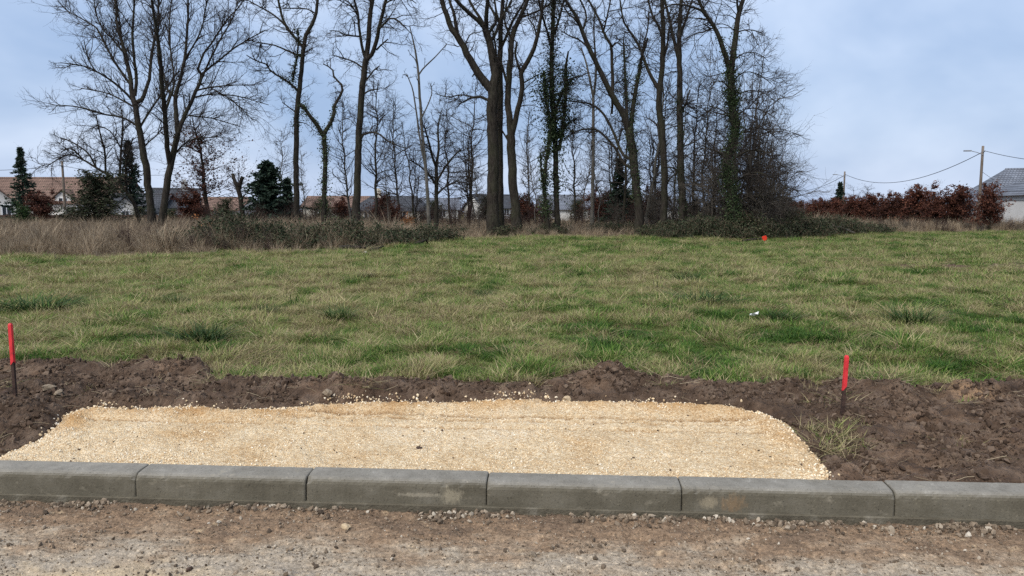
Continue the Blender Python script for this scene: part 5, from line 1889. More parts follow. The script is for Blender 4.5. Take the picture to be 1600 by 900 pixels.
reds = [(65, 62, 300, 0, 'deep red brown bush between the dark fir and the left house'), (300, 60, 300, 1, 'red brown bush under the round headed tree, left of its trunk'),
        (535, 66, 308, 2, 'red brown bush behind the trunk gap left of the thick oak'), (598, 64, 302, 0, 'red brown bush low behind the thick straight oak'),
        (615, 58, 318, 1, 'small rusty bush right of the thick straight oak'), (822, 60, 300, 2, 'upright red brown bush right of the V shaped oak'),
        (940, 62, 296, 0, 'red brown bush behind the thin pale forked tree'), (958, 64, 305, 1, 'red brown bush left of the sweeping oak trunk'), (1018, 58, 290, 2, 'red brown bush right behind the sweeping oak trunk')]
for i, (px, D, top, k, lab) in enumerate(reds):
    h = (CAMZ + (330 - top) * D / F - 0.25) / 2.5
    plant('red_bush', BEE[k], lab, 'bush', px, D, h, i * 1.3, 'red brown bushes behind the trunks', sx=1.35)
ORA = sap_data(760, H=1.3, spread=0.7, stems=6, r=0.018, dens=16, leaves=('orange', 900, 0.09))
plant('orange_bush', ORA, 'small orange leaved bush at the left end of the bramble thicket', 'bush', 322, 31, 0.95, 0, 'small orange bushes')
plant('orange_bush', ORA, 'small orange leaved bush beside the low bushy tree', 'bush', 637, 48, 1.0, 1, 'small orange bushes')
LAU = sap_data(762, H=1.9, spread=0.9, stems=6, r=0.02, dens=14, n2=6, leaves=('laurel', 2600, 0.10))
plant('laurel_bush', LAU, 'rounded bright green bush at the foot of the dark fir', 'bush', 38, 50, 0.92, 0, 'green garden bushes', sx=1.1)
HOL = sap_data(763, H=3.8, spread=1.5, stems=6, r=0.03, dens=13, n2=6, twig='twig_pale', leaves=('bramble', 8500, 0.09, 3.5))
plant('hedge_shrub', HOL, 'big grey green overgrown shrub under the arching tree, hiding the left house window', 'bush', 148, 46, 1.10, 0.5, 'green garden bushes', sx=1.7)
plant('hedge_shrub', HOL, 'dark green shrub between the round headed tree and the dark yew', 'bush', 352, 55, 0.66, 2.0, 'green garden bushes')
for i, (px, D, s_, lab) in enumerate([(760, 70, 0.8, 'low dark shrub in front of the far white gable'), (505, 75, 0.75, 'low grey shrub in front of the far cream house'), (680, 78, 0.7, 'low grey shrub far behind the bushy tree'),
                                     (850, 80, 0.75, 'low dark shrub far behind the ivy trees'), (905, 72, 0.7, 'low grey shrub far behind, right of the ivy trees'), (985, 66, 0.95, 'dark evergreen looking shrub behind the sweeping oak'),
                                     (215, 70, 0.5, 'low trimmed shrub before the dark slate roof'), (270, 68, 0.45, 'low trimmed shrub behind the crossing pair of trees'), (110, 64, 0.5, 'low shrub under the left house wall'), (420, 70, 0.6, 'low shrub partly behind the dark yew')]):
    plant('garden_shrub', HOL, lab, 'bush', px, D, s_, i * 2.3, 'far garden shrubs', sx=1.5)


def conifer_data(seed, H, W, layers, per, droop, irregular=0.0, leaf=0.22, topw=0.12):
    rng = np.random.default_rng(seed)
    z = np.linspace(0, 1, 10)
    tr = tubes(np.stack([0 * z, 0 * z, H * z - 0.1], 1)[None], (0.02 * H * (1 - 0.93 * z))[None], 7)
    P, R = [], []
    nb = layers * per
    for l in range(nb):
        u = (l + rng.random()) / nb
        zz_ = H * (0.04 + 0.94 * u)
        prof = (1 - u) ** 1.05 if topw < 0.3 else (1 - u) ** 0.62 * (1 - 0.15 * u)
        az = rng.uniform(0, 2 * PI)
        L = W * (prof + 0.02) * (1 + irregular * math.sin(az * 2 + l * 0.13) + irregular * rng.normal()) * rng.uniform(0.6, 1.08)
        L = max(L, 0.08)
        tt = np.linspace(0, 1, 6)
        dr_ = droop + rng.normal(0, 0.15)
        q = np.stack([np.cos(az) * L * tt, np.sin(az) * L * tt, zz_ - dr_ * L * tt + dr_ * 0.6 * L * tt ** 3], 1)
        q[1:] += rng.normal(0, 0.03, (5, 3))
        P.append(q)
        R.append(np.full(6, 0.02) * (1 - 0.7 * tt))
    P, R = np.array(P), np.array(R)
    br = tubes(P, R, 3)
    n = len(P)
    m = 30
    i = np.repeat(np.arange(n), m)
    t_ = rng.random(len(i)) ** 0.7
    x = t_ * 5
    i0 = np.minimum(x.astype(int), 4)
    fr = (x - i0)[:, None]
    C = P[i, i0] * (1 - fr) + P[i, i0 + 1] * fr
    d = norm(P[i, i0 + 1] - P[i, i0])
    sidev = norm(np.cross(d, np.array([0, 0, 1.0]))) * rng.choice([-1, 1], len(i))[:, None]
    ln = leaf * rng.uniform(0.6, 1.3, len(i))[:, None] * (1.15 - 0.4 * t_[:, None])
    dr = norm(sidev * 0.8 + d * 0.8 + rng.normal(0, 0.45, (len(i), 3)) + np.array([0, 0, -0.1]))
    wv = norm(np.cross(dr, rng.normal(size=dr.shape))) * ln * 0.2
    V = np.stack([C, C + dr * ln * 0.4 + wv, C + dr * ln, C + dr * ln * 0.4 - wv], 1).reshape(-1, 3)
    f = np.arange(len(V)).reshape(-1, 4)
    v2, f2 = V, f
    t_m = mesh_from('trunk', *join([tr, br]))
    t_m.materials.append(M['bark'])
    c_m = mesh_from('crown', v2, f2)
    face_attr(c_m, 'shade', rng.random(len(f2)))
    c_m.materials.append(M['needle'])
    return [('trunk', t_m), ('crown', c_m)]


plant('fir_tree', conifer_data(770, 7.0, 2.15, 22, 7, 0.4, 0.10, 0.30), 'narrow pointed dark fir in front of the brown tiled house', 'tree', 38, 66, (CAMZ + (330 - 233) * 66 / F) / 7.1, 0, 'dark garden conifers')
plant('spruce_tree', conifer_data(771, 9.0, 3.0, 20, 9, 0.3, 0.2, 0.4), 'dark shaggy spruce behind the arching tree and slate roof', 'tree', 205, 80, (CAMZ + (330 - 222) * 80 / F) / 9.2, 1, 'dark garden conifers')
plant('yew_tree', conifer_data(772, 5.0, 2.55, 18, 13, -0.35, 0.26, 0.38, 0.5), 'broad dark yew standing alone beside the pollarded tree', 'tree', 420, 58, (CAMZ + (330 - 256) * 58 / F) / 5.2, 2, 'dark garden conifers')
plant('cypress_tree', conifer_data(773, 3.4, 1.0, 14, 10, 0.0, 0.15, 0.28), 'small dark cypress at the right side of the broad yew', 'tree', 450, 59, (CAMZ + (330 - 283) * 59 / F) / 3.5, 2, 'dark garden conifers')
plant('spruce_tree', conifer_data(774, 6.0, 1.7, 15, 9, 0.3, 0.15, 0.36), 'dim spruce half hidden behind the sweeping oak trunk', 'tree', 967, 58, (CAMZ + (330 - 250) * 58 / F) / 6.2, 2, 'dark garden conifers')
plant('cypress_tree', conifer_data(775, 5.5, 1.6, 14, 9, 0.1, 0.15, 0.4), 'far grey green conifer behind the hedge, beside the distant utility pole', 'tree', 1311, 105, (CAMZ + (330 - 287) * 105 / F) / 5.6, 2, 'dark garden conifers')
for i, (px, D, top, k, lab) in enumerate([(1340, 100, 291, 2, 'far grey bare tree behind the hedge, right of the distant pole'), (1356, 102, 289, 0, 'second far grey bare tree behind the hedge, beside the first'), (1445, 90, 288, 2, 'grey green round tree showing above the hedge middle'),
                                          (1425, 92, 292, 0, 'small bare tree above the hedge, left of the round one')]):
    plant('far_tree', SAP[k], lab, 'tree', px, D, sap_h(top, D), i * 1.1, 'far trees behind the hedge', sx=1.5)


# ------------------------------------------------------------------ houses
def house(name, label, px, D, L, W, eave, ridge, rz, roof, wall, openings=(), chimney=None, hip=0.0, gz=0.15, over=0.35):
    """local frame: ridge along x, front face at y=-W/2"""
    X = at(px, 330, D)[0]
    e = empty(name, (X, D, gz), rz)
    tag(e, label, 'house', 'houses beyond the wood')
    h, wv = L / 2, W / 2
    m = MB()
    m.box(-h, h, -wv, wv, -0.4, eave)
    if hip == 0:
        m.prism([(-wv, eave), (wv, eave), (0, ridge - 0.08)], 'x', -h, h)
    m.build('wall', M[wall], e)
    r = MB()
    sl = (ridge - eave) / wv
    for sgn in (-1, 1):
        yo, zo = sgn * (wv + over), eave - over * sl
        th = 0.14
        a = [(-h - over, yo, zo), (h + over, yo, zo), (h + over - hip, 0, ridge), (-h - over + hip, 0, ridge)]
        v = a + [(p[0], p[1], p[2] + th) for p in a]
        f = [(0, 1, 2, 3), (7, 6, 5, 4), (0, 4, 5, 1), (1, 5, 6, 2), (2, 6, 7, 3), (3, 7, 4, 0)]
        r.add(v, f if sgn < 0 else [q[::-1] for q in f])
    if hip:
        for sgn in (-1, 1):
            a = [(sgn * (h + over), -wv - over, eave - over * sl + 0.14), (sgn * (h + over), wv + over, eave - over * sl + 0.14), (sgn * (h + over - hip), 0, ridge + 0.14)]
            r.add(a, [(0, 1, 2) if sgn > 0 else (2, 1, 0)])
    ro = r.build('roof', M[roof], e)
    rc = MB().prism([(-0.16, ridge + 0.06), (0.16, ridge + 0.06), (0.07, ridge + 0.24), (-0.07, ridge + 0.24)], 'x', -h - over + hip, h + over - hip)
    rc.build('ridge_cap', M[roof], ro)
    if chimney is not None:
        c = MB().box(chimney - 0.35, chimney + 0.35, -0.3, 0.3, ridge - 0.8, ridge + 0.9)
        c.box(chimney - 0.42, chimney + 0.42, -0.37, 0.37, ridge + 0.9, ridge + 1.0)
        c.box(chimney - 0.2, chimney + 0.2, -0.15, 0.15, ridge + 1.0, ridge + 1.25)
        c.build('chimney', M[wall], ro)
    for (face, u, z0, w_, hh) in openings:
        q = empty('window')
        q.parent = e
        if face == 'f':
            q.location = (u, -wv, z0)
        elif face == 'l':
            q.location = (-h, u, z0)
            q.rotation_euler = (0, 0, -PI / 2)
        else:
            q.location = (h, u, z0)
            q.rotation_euler = (0, 0, PI / 2)
        fr = MB()
        t_ = 0.09
        fr.box(-w_ / 2, -w_ / 2 + t_, -0.05, 0.06, 0, hh).box(w_ / 2 - t_, w_ / 2, -0.05, 0.06, 0, hh)
        fr.box(-w_ / 2 + t_, w_ / 2 - t_, -0.05, 0.06, 0, t_).box(-w_ / 2 + t_, w_ / 2 - t_, -0.05, 0.06, hh - t_, hh)
        fr.box(-0.035, 0.035, -0.04, 0.06, t_, hh - t_)
        fr.build('frame', M['frame_white'], q)
        MB().box(-w_ / 2 + t_, w_ / 2 - t_, -0.012, 0.05, t_, hh - t_).build('pane', M['glass'], q)
        MB().box(-w_ / 2 - 0.1, w_ / 2 + 0.1, -0.14, 0.0, -0.08, -0.002).build('sill', M['render_grey'], q)
    return e


def dormer(e, x, W, eave, w_, z0, z1, peak, wall, roof):
    """gabled dormer standing on the front slope"""
    wv = W / 2
    d = MB().box(x - w_ / 2, x + w_ / 2, -wv - 0.02, -wv + 2.4, z0, z1)
    d.prism([(x - w_ / 2, z1), (x + w_ / 2, z1), (x, peak - 0.05)], 'y', -wv - 0.02, -wv + 2.4)
    dd = d.build('dormer', M[wall], e)
    r = MB()
    for sgn in (-1, 1):
        a = [(x + sgn * (w_ / 2 + 0.2), -wv - 0.3, z1 - 0.2), (x, -wv - 0.3, peak), (x, -wv + 3.2, peak), (x + sgn * (w_ / 2 + 0.2), -wv + 3.2, z1 - 0.2)]
        v = a + [(p[0], p[1], p[2] + 0.12) for p in a]
        f = [(0, 1, 2, 3), (7, 6, 5, 4), (0, 4, 5, 1), (1, 5, 6, 2), (2, 6, 7, 3), (3, 7, 4, 0)]
        r.add(v, f if sgn > 0 else [q[::-1] for q in f])
    r.build('dormer_roof', M[roof], dd)
    q = MB().box(x - 0.55, x + 0.55, -wv - 0.07, -wv - 0.025, z0 + 0.35, z1 - 0.1)
    q.build('window', M['frame_white'], dd)
    p = MB()
    p.box(x - 0.47, x - 0.04, -wv - 0.085, -wv - 0.072, z0 + 0.43, z1 - 0.18)
    p.box(x + 0.04, x + 0.47, -wv - 0.085, -wv - 0.072, z0 + 0.43, z1 - 0.18)
    p.build('pane', M['glass'], dd)


e = house('tiled_house', 'long white house with a brown tiled roof behind the dark fir', 72, 92, 21, 9, 2.5, 5.35, 0.03, 'tiles', 'render_white',
          [('f', -3.5, 0.9, 1.3, 1.2), ('f', -1.0, 0.9, 1.3, 1.2), ('f', 1.8, 0.0, 1.1, 2.1), ('f', 7.0, 0.9, 1.6, 1.2)], chimney=None)
dormer(e, 4.7, 9, 2.5, 1.9, 1.9, 3.1, 3.9, 'render_white', 'tiles')
e2 = house('white_gable_house', 'white gabled house corner at the left border, left of the dark fir', -14, 80, 8.5, 5.0, 1.9, 4.35, PI / 2 + 0.62, 'tiles', 'render_white',
           [('l', 1.1, 0.9, 1.0, 1.2), ('l', -1.3, 0.9, 0.9, 1.2)])
house('slate_house', 'low house with a dark slate roof between the crossing pair of trees', 222, 86, 6.6, 6.5, 1.3, 3.25, 0.0, 'slate', 'render_white', [('f', -1.6, 0.2, 1.0, 0.9), ('f', 1.5, 0.2, 1.0, 0.9)])
house('white_gable_house', 'small white gable left of the dark slate roof, under the overgrown shrub', 196, 80, 6, 3.4, 0.9, 2.9, PI / 2 + 0.48, 'slate', 'render_white', [('l', 0.0, 0.5, 0.8, 1.0)])
house('slate_house', 'grey slate roofed house with chimney just right of the crossing pair of trees', 277, 88, 4.6, 6.0, 1.9, 3.9, 0.4, 'slate', 'render_grey', [('f', -1.1, 0.4, 1.0, 1.2), ('f', 1.0, 0.4, 1.0, 1.2)], chimney=0.9)
house('white_house', 'low white house behind the round headed tree', 345, 96, 8, 7, 1.6, 3.0, -0.1, 'tiles', 'render_white', [('f', -2.0, 0.4, 1.1, 1.0), ('f', 1.5, 0.4, 1.1, 1.0)])
house('cream_house', 'cream house with reddish roof seen left of the thick straight oak', 540, 105, 10, 8, 2.0, 3.3, 0.05, 'tiles', 'render_cream', [('f', -3.0, 0.5, 1.1, 1.2), ('f', 0.0, 0.0, 1.1, 1.9), ('f', 3.0, 0.5, 1.1, 1.2)])
house('slate_house', 'house with dark slate hipped roof and chimney seen right of the thick straight oak', 615, 100, 9.5, 8, 1.5, 3.2, -0.05, 'slate', 'render_cream', [('f', -2.5, 0.3, 1.1, 1.1), ('f', 2.0, 0.3, 1.1, 1.1)], chimney=-2.0, hip=2.0)
house('slate_house', 'far pale house with grey roof between the thin dead tree and the bushy tree', 668, 125, 10, 8, 1.7, 3.4, 0.1, 'slate_new', 'render_white', [('f', -2.5, 0.4, 1.1, 1.2), ('f', 2.5, 0.4, 1.1, 1.2)])
house('white_gable_house', 'white gabled house with slate roof between the massive oak and the V shaped oak', 772, 125, 8, 6.0, 2.0, 4.0, 0.6, 'slate', 'render_white', [('l', 0.0, 0.6, 1.0, 1.2), ('f', 0.5, 0.6, 1.1, 1.2)])
house('slate_house', 'pale house with blue grey roof right of the ivy wrapped trees', 900, 110, 11, 8, 1.7, 3.6, -0.05, 'slate_new', 'render_white', [('f', -3.0, 0.4, 1.2, 1.2), ('f', 0.5, 0.4, 1.2, 1.2), ('f', 3.5, 0.0, 1.1, 1.9)])
house('slate_house', 'far pale house with blue grey roof behind the sweeping oak', 1003, 120, 10, 8, 1.7, 3.2, 0.08, 'slate_new', 'render_white', [('f', -2.5, 0.4, 1.2, 1.2), ('f', 2.5, 0.4, 1.2, 1.2)])
house('slate_house', 'grey house with big blue grey hipped slate roof behind the right hedge', 1610, 82, 13, 11, 2.6, 5.9, -0.35, 'slate_new', 'render_grey', [('f', -4.0, 0.8, 1.3, 1.3), ('f', 0.0, 0.8, 1.3, 1.3), ('f', 4.0, 0.8, 1.3, 1.3)], hip=4.2)
house('garage', 'low grey garage with a flat pitched slate roof before the big hipped house', 1640, 64, 7.5, 6, 2.75, 4.2, 0.0, 'slate_new', 'render_grey', [('f', -1.5, 1.0, 1.0, 0.9)], hip=2.5)

# garden wall at the right border
wx0, wx1 = at(1568, 330, 56)[0], at(1760, 330, 56)[0]
we = empty('garden_wall', ((wx0 + wx1) / 2, 56, 0.2))
tag(we, 'grey rendered garden wall with dark coping at the right border behind the beech bush', 'wall')
hw = (wx1 - wx0) / 2
MB().box(-hw, hw, -0.1, 0.1, -0.3, 2.15).build('wall', M['render_grey'], we)
MB().box(-hw - 0.04, hw + 0.04, -0.16, 0.16, 2.153, 2.25).build('coping', M['shutter'], we)
# low garden wall/fence in front of left houses
fe = empty('garden_fence', (at(120, 330, 70)[0], 70, 0.2))
tag(fe, 'low dark board fence in front of the left houses', 'fence')
for i in range(15):
    MB().box(-14.6 + i * 2.0, -12.68 + i * 2.0, -0.02, 0.02, 0.02, 1.0).build('panel', M['dark_stake'], fe)
    MB().box(-14.68 + i * 2.0, -14.6 + i * 2.0, -0.05, 0.05, -0.3, 1.08).build('post', M['dark_stake'], fe)


# ------------------------------------------------------------------ utility poles and cables
def pole(label, px, D, top_py, lamp=0, sleeve=False, r=0.11):
    P = at(px, top_py, D)
    H = P[2]
    e = empty('utility_pole', (P[0], D, 0.2))
    tag(e, label, 'utility pole', 'wooden utility poles')
    z = np.linspace(-0.4, H - 0.2, 6)
    v, f = tubes(np.stack([0 * z, 0 * z, z], 1)[None], np.linspace(r * 1.15, r * 0.85, 6)[None], 10)
    n = len(v)
    me = mesh_from('shaft', np.vstack([v, [[0, 0, H - 0.2]]]), [tuple(q) for q in f] + [(n - 10 + i, n - 10 + (i + 1) % 10, n) for i in range(10)], True)
    obj('shaft', me, M['pole_wood'], e)
    MB().box(-0.07, 0.07, -r - 0.08, -r + 0.02, H - 0.75, H - 0.62).box(-0.03, 0.03, -r - 0.2, -r - 0.08, H - 0.72, H - 0.65).build('bracket', M['metal'], e)
    if lamp:
        a = np.array([[0, -r, H - 1.0], [lamp * 0.6, -r - 0.1, H - 0.78], [lamp * 1.25, -r - 0.15, H - 0.65]])
        v, f = tubes(a[None], np.full((1, 3), 0.028), 6)
        arm = obj('lamp_arm', mesh_from('lamp_arm', v, f, True), M['metal'], e)
        x = lamp * 1.2
        lo, hi = sorted((x, x + lamp * 0.6))
        MB().box(lo, hi, -r - 0.27, -r - 0.03, H - 0.70, H - 0.60).build('lamp_head', M['metal'], arm)
    if sleeve:
        z = np.array([0.0, 1.5])
        v, f = tubes(np.stack([0 * z, 0 * z, z], 1)[None], np.full((1, 2), r * 1.15 + 0.02), 12)
        obj('sleeve', mesh_from('sleeve', v, f, True), M['white_paint'], e)
    return P


def cable(label, A, B, sag, rad=0.022):
    t_ = np.linspace(0, 1, 24)
    A, B = np.array(A), np.array(B)
    P = A[None] * (1 - t_[:, None]) + B[None] * t_[:, None]
    P[:, 2] -= 4 * sag * t_ * (1 - t_)
    c0 = P.mean(0)
    v, f = tubes((P - c0)[None], np.full((1, 24), rad), 5)
    o = obj('overhead_cable', mesh_from('overhead_cable', v, f, True), M['cable'], None, c0)
    tag(o, label, 'cable', 'overhead cables')


dz = np.array([0, -0.3, -0.45])
pA = pole('tall wooden utility pole with street lamp arm, rising from the right hedge', 1536, 66, 228, lamp=-1, r=0.12)
pB = pole('distant wooden utility pole with lamp arm behind the hedge middle', 1320, 108, 268, lamp=-1, r=0.13)
pC = pole('farthest short utility pole at the right end of the wood', 1224, 165, 290, r=0.16)
pD = pole('utility pole with white foot sleeve before the brown tiled house', 97, 78, 252, sleeve=True, r=0.13)
cable('sagging overhead cable between the two right utility poles', pA + dz, pB + dz, 1.9, 0.03)
cable('overhead cable running from the tall right pole out of the picture', pA + dz, at(1800, 250, 40), 0.5, 0.022)
cable('overhead cable between the distant pole and the farthest pole', pB + dz, pC + dz, 1.4, 0.035)
cable('thin lower cable from the tall right pole to the grey hipped house', pA + np.array([0, 0, -2.2]), at(1600, 305, 78), 0.2, 0.015)
cable('overhead cable from the sleeved left pole out of the left border', pD + dz, at(-150, 262, 70), 0.4, 0.022)
cable('overhead cable from the sleeved left pole towards the crossing trees', pD + dz, at(320, 268, 92), 0.7, 0.022)


# ------------------------------------------------------------------ far treeline
def treeline():
    rng = np.random.default_rng(91)
    n = 420
    a = rng.uniform(-0.80, 0.80, n)
    r = rng.uniform(150, 240, n)
    x, y = r * np.tan(a) * 0.9, r
    src = []
    for i in range(3):
        tr, cv, tips = sapling_mesh(790 + i, H=5, spread=2.4, stems=4, r=0.08, dens=7, n2=5, n3=2)
        C = tips[rng.integers(0, len(tips), 1500)] + rng.normal(0, 0.15, (1500, 3))
        lf = leaf_cards(C, 0.3, rng)
        v, f = join([tr, cv, lf])
        me = mesh_from('far_thicket', v, f)
        me.materials.append(M['twig_pale'] if i else M['twig_red'])
        src.append((me, None))
    P = np.stack([x, y, np.zeros(n) + 0.1], 1)
    scatter('treeline', 'low hazy far treeline closing the horizon behind the houses', 'treeline', P, rng.uniform(0.45, 0.95, n), np.stack([0 * a, 0 * a, rng.uniform(0, 6.28, n)], 1), rng.integers(0, 3, n), rng.random(n), src)


treeline()


def thicket():
    rng = np.random.default_rng(95)
    src = []
    for i in range(4):
        tr, cv, tips = sapling_mesh(820 + i, H=2.2, spread=1.2, stems=5, r=0.02, dens=9, n2=5, n3=3)
        me = mesh_from('thicket_stems', *join([tr, cv]))
        me.materials.append(M[('twig', 'twig_red', 'twig_pale', 'twig_red')[i]])
        src.append((me, None))
    n = 520
    px, D = rng.uniform(300, 1240, n), rng.uniform(50, 84, n)
    x = (px - 800) / F * D
    keep = rng.random(n) < 0.55 + 0.8 * fbm(x, D, 6, 2, 7)
    x, D = x[keep], D[keep]
    sc_ = rng.uniform(0.45, 1.15, len(x))
    k = 330
    px2, D2 = np.r_[rng.uniform(-150, 420, k // 2), rng.uniform(1290, 1750, k // 2)], np.r_[rng.uniform(22, 44, k // 2), rng.uniform(44, 52, k // 2)]
    x, D, sc_ = np.r_[x, (px2 - 800) / F * D2], np.r_[D, D2], np.r_[sc_, rng.uniform(0.22, 0.52, k)]
    n = len(x)
    P = np.stack([x, D, z_ground(x, D) - 0.05], 1)
    scatter('undergrowth', 'brown leafless undergrowth between the trunks and among the dry grass', 'undergrowth', P, sc_, np.stack([0 * x, 0 * x, rng.uniform(0, 6.28, n)], 1), rng.integers(0, 4, n), rng.random(n), src)


thicket()


# ------------------------------------------------------------------ stakes, stones, sticks
def stake(label, px, base_py, top_py, zb, tilt, rsz):
    p = gnd(px, base_py, zb)
    zg = float(max(z_soil(np.array(p[0]), np.array(p[1])), z_ground(np.array(p[0]), np.array(p[1]))))
    top = at(px, top_py, p[1])
    H = top[2] - zg
    e = empty('survey_stake', (p[0], p[1], zg))
    e.rotation_euler = (0, tilt, 0)
    tag(e, label, 'stake', 'red tipped survey stakes')
    cut = H * 0.46
    h = rsz
    MB().prism([(-h, -0.12), (h, -0.12), (h, cut), (-h, cut)], 'y', -h, h).build('shaft', M['dark_stake'], e)
    k = h + 0.0012
    m = MB()
    m.add([(-k, -k, cut - 0.02), (k, -k, cut + 0.008), (k, k, cut - 0.01), (-k, k, cut - 0.025), (-k, -k, H - 0.012), (k, -k, H - 0.012), (k, k, H - 0.012), (-k, k, H - 0.012),
           (-k * 0.6, -k * 0.6, H), (k * 0.6, -k * 0.6, H), (k * 0.6, k * 0.6, H), (-k * 0.6, k * 0.6, H)],
          [(0, 1, 5, 4), (1, 2, 6, 5), (2, 3, 7, 6), (3, 0, 4, 7), (4, 5, 9, 8), (5, 6, 10, 9), (6, 7, 11, 10), (7, 4, 8, 11), (8, 9, 10, 11)])
    m.build('painted_tip', M['red_paint'], e)


stake('red tipped survey stake in the dark soil at the left border', 24, 620, 505, 0.25, 0.0, 0.0098)
stake('red tipped survey stake in the dark soil right of the gravel apron', 1316, 648, 555, 0.24, 0.03, 0.0098)

mk = gnd(1194, 379, 0.25)
e = empty('boundary_marker', (mk[0], mk[1], float(z_ground(mk[0], mk[1]))))
tag(e, 'orange red painted marker head on a short stake at the far edge of the field', 'marker')
MB().prism([(-0.025, -0.1), (0.025, -0.1), (0.025, 0.30), (-0.025, 0.30)], 'y', -0.025, 0.025).build('shaft', M['dark_stake'], e)
MB().prism([(-0.07, 0.17), (-0.02, 0.10), (0.03, 0.13), (0.09, 0.16), (0.10, 0.25), (0.05, 0.33), (-0.05, 0.30), (-0.10, 0.27)], 'y', -0.035, 0.028).build('head', M['orange_paint'], e)


def stone(name, label, px, py, zb, size, mat, seed, group=None, flat=0.7, zfun=None):
    p = gnd(px, py, zb)
    z = float(zfun(np.array(p[0]), np.array(p[1]))) if zfun else zb
    me = blob_mesh(name, seed, flat, 2)
    o = obj(name, me, M[mat], None, (p[0], p[1], z + size * flat * 0.28))
    o.scale = (size, size * 0.8, size)
    o.rotation_euler = (0.1, 0.15, seed)
    tag(o, label, 'stone', group)


stone('clay_stone', 'pale brown rounded stone beside the left survey stake, larger of two', 76, 610, 0.25, 0.10, 'rock', 3, 'stones by the left stake', 0.55, z_soil)
stone('clay_stone', 'pale brown stone touching the larger one beside the left survey stake', 92, 616, 0.25, 0.085, 'rock', 5, 'stones by the left stake', 0.5, z_soil)
stone('limestone_lump', 'pale yellow limestone lump on the back rim of the gravel apron', 886, 622, 0.22, 0.085, 'lime_rock', 7, None, 0.7, lambda x, y: np.maximum(z_soil(x, y), z_gravel(x, y)))
stone('field_stone', 'brown stone half sunk in soil just behind the apron, left of centre', 512, 627, 0.22, 0.07, 'rock', 9, None, 0.7, lambda x, y: np.maximum(z_soil(x, y), z_gravel(x, y)))
stone('soil_lump', 'dark soil lump lying on the gravel against the kerb', 664, 731, 0.18, 0.032, 'clod', 11, 'dark soil lumps', 0.6, z_gravel)
stone('soil_lump', 'ragged dark soil lump in the middle of the gravel apron', 655, 699, 0.18, 0.045, 'clod', 12, 'dark soil lumps', 0.3, z_gravel)
stone('soil_lump', 'black soil clod on bare soil near the right border', 1585, 682, 0.2, 0.06, 'clod', 13, 'dark soil lumps', 0.6, z_soil)
stone('soil_lump', 'dark soil clod at the turf edge right of the right stake', 1465, 607, 0.24, 0.10, 'clod', 14, 'dark soil lumps', 0.6, z_soil)
stone('soil_lump', 'dark soil clod on bare soil at the left border below the stake', 8, 617, 0.25, 0.07, 'clod', 15, 'dark soil lumps', 0.7, z_soil)
stone('pale_stone', 'pale stone at the foot of the bramble thicket', 570, 393, 0.25, 0.20, 'pale_rock', 17, None, 0.6, z_ground)
stone('road_stone_lump', 'brown stone lying on the road against the kerb, below the middle joint', 840, 803, 0.0, 0.045, 'rock', 19, 'larger stones on the road', 0.8, z_road)
stone('road_stone_lump', 'tan flat stone on the road in the lower middle', 832, 872, 0.0, 0.045, 'rock', 20, 'larger stones on the road', 0.6, z_road)
stone('road_stone_lump', 'pale tan stone lump on the road left of the middle', 540, 828, 0.0, 0.06, 'lime_rock', 21, 'larger stones on the road', 0.5, z_road)
stone('road_stone_lump', 'pale stone at the kerb foot below the right joint', 1497, 822, 0.0, 0.05, 'lime_rock', 22, 'larger stones on the road', 0.7, z_road)
stone('road_stone_lump', 'dark stone on the tan gravel at the lower left', 295, 891, 0.0, 0.028, 'clod', 23, 'larger stones on the road', 0.8, z_road)


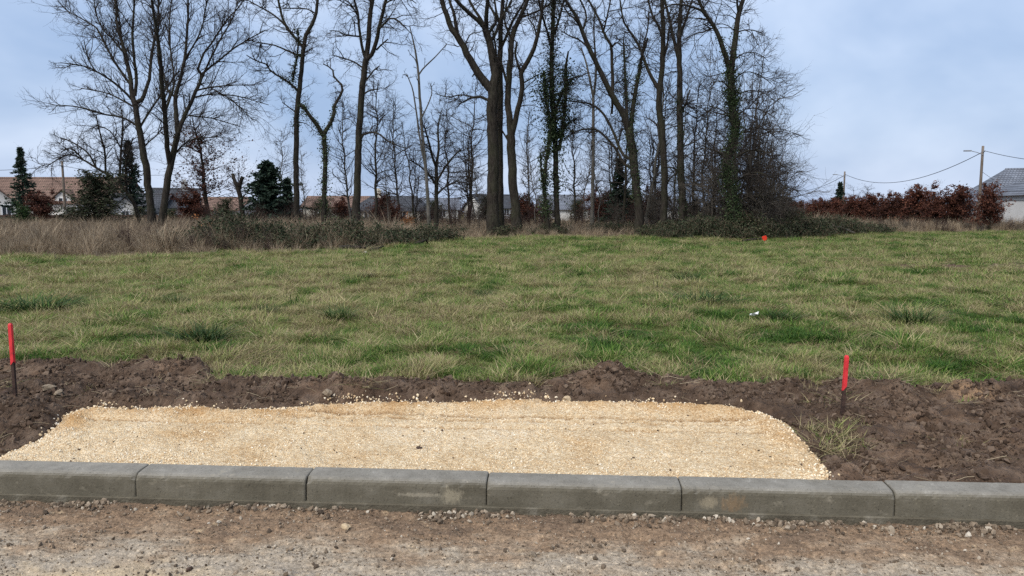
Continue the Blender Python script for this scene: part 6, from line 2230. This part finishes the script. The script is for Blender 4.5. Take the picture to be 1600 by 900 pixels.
def stick(name, label, pts, D, r, group, mat='bark'):
    P = np.array([at(a, b, D + c) for a, b, c in pts])
    P[:, 2] = np.maximum(P[:, 2], z_ground(P[:, 0], P[:, 1]) + r * 0.4)
    c0 = P[0].copy()
    Q = resample(np.c_[P - c0, np.linspace(r, r * 0.45, len(P))], 12)
    v, f = tubes(Q[None, :, :3], Q[None, :, 3], 7)
    o = obj(name, mesh_from(name, v, f, True), M[mat], None, c0)
    tag(o, label, 'branch', group)


stick('fallen_branch', 'dead log lying in front of the bramble thicket', [(530, 388, 0), (550, 386, 0.1), (572, 387, 0.2)], 24.6, 0.09, 'fallen branches')
stick('fallen_branch', 'crooked fallen branch poking up right of the pale stone', [(575, 391, 0), (590, 388, 0.2), (600, 384, 0.4)], 25, 0.06, 'fallen branches')
stick('fallen_branch', 'forked fallen branch at the right end of the bramble thicket', [(636, 386, 0), (652, 380, 0.2), (666, 375, 0.4), (668, 384, 0.5)], 28, 0.075, 'fallen branches')
stick('fallen_branch', 'mossy fallen branch near the orange red marker', [(1160, 378, 0), (1175, 374, 0.2), (1190, 373, 0.4)], 33, 0.07, 'fallen branches')
stick('fallen_branch', 'broken pale branch in the thicket right of the marker', [(1300, 353, 0), (1318, 357, -0.2), (1335, 364, -0.4)], 40, 0.10, 'fallen branches', 'bark_pale')
stick('dry_stalk', 'dark dry stalk standing in the middle of the field', [(955, 466, 0), (950, 455, 0), (946, 449, 0)], 11.6, 0.008, 'dry stalks', 'twig')
stick('dry_stalk', 'pair of thin upright dry stalks below the tall oak, left stalk', [(1022, 458, 0), (1022, 446, 0), (1021, 438, 0)], 12.4, 0.008, 'dry stalks', 'twig')
stick('dry_stalk', 'pair of thin upright dry stalks below the tall oak, right stalk', [(1028, 460, 0), (1027, 448, 0), (1028, 440, 0)], 12.3, 0.008, 'dry stalks', 'twig')
pl = gnd(1178, 501, 0.25)
lit = MB()
lit.add([(-0.06, -0.02, 0.06), (-0.02, -0.03, 0.09), (0.04, -0.02, 0.07), (0.06, 0.02, 0.10), (0.02, 0.03, 0.08), (-0.04, 0.03, 0.07), (0.0, 0.0, 0.05)],
        [(0, 1, 6), (1, 2, 6), (2, 3, 6), (3, 4, 6), (4, 5, 6), (5, 0, 6)])
o = lit.build('litter_scrap', M['paper'], None, (pl[0], pl[1], float(z_ground(pl[0], pl[1]))))
tag(o, 'crumpled white scrap of litter lying in the right middle of the field', 'litter')
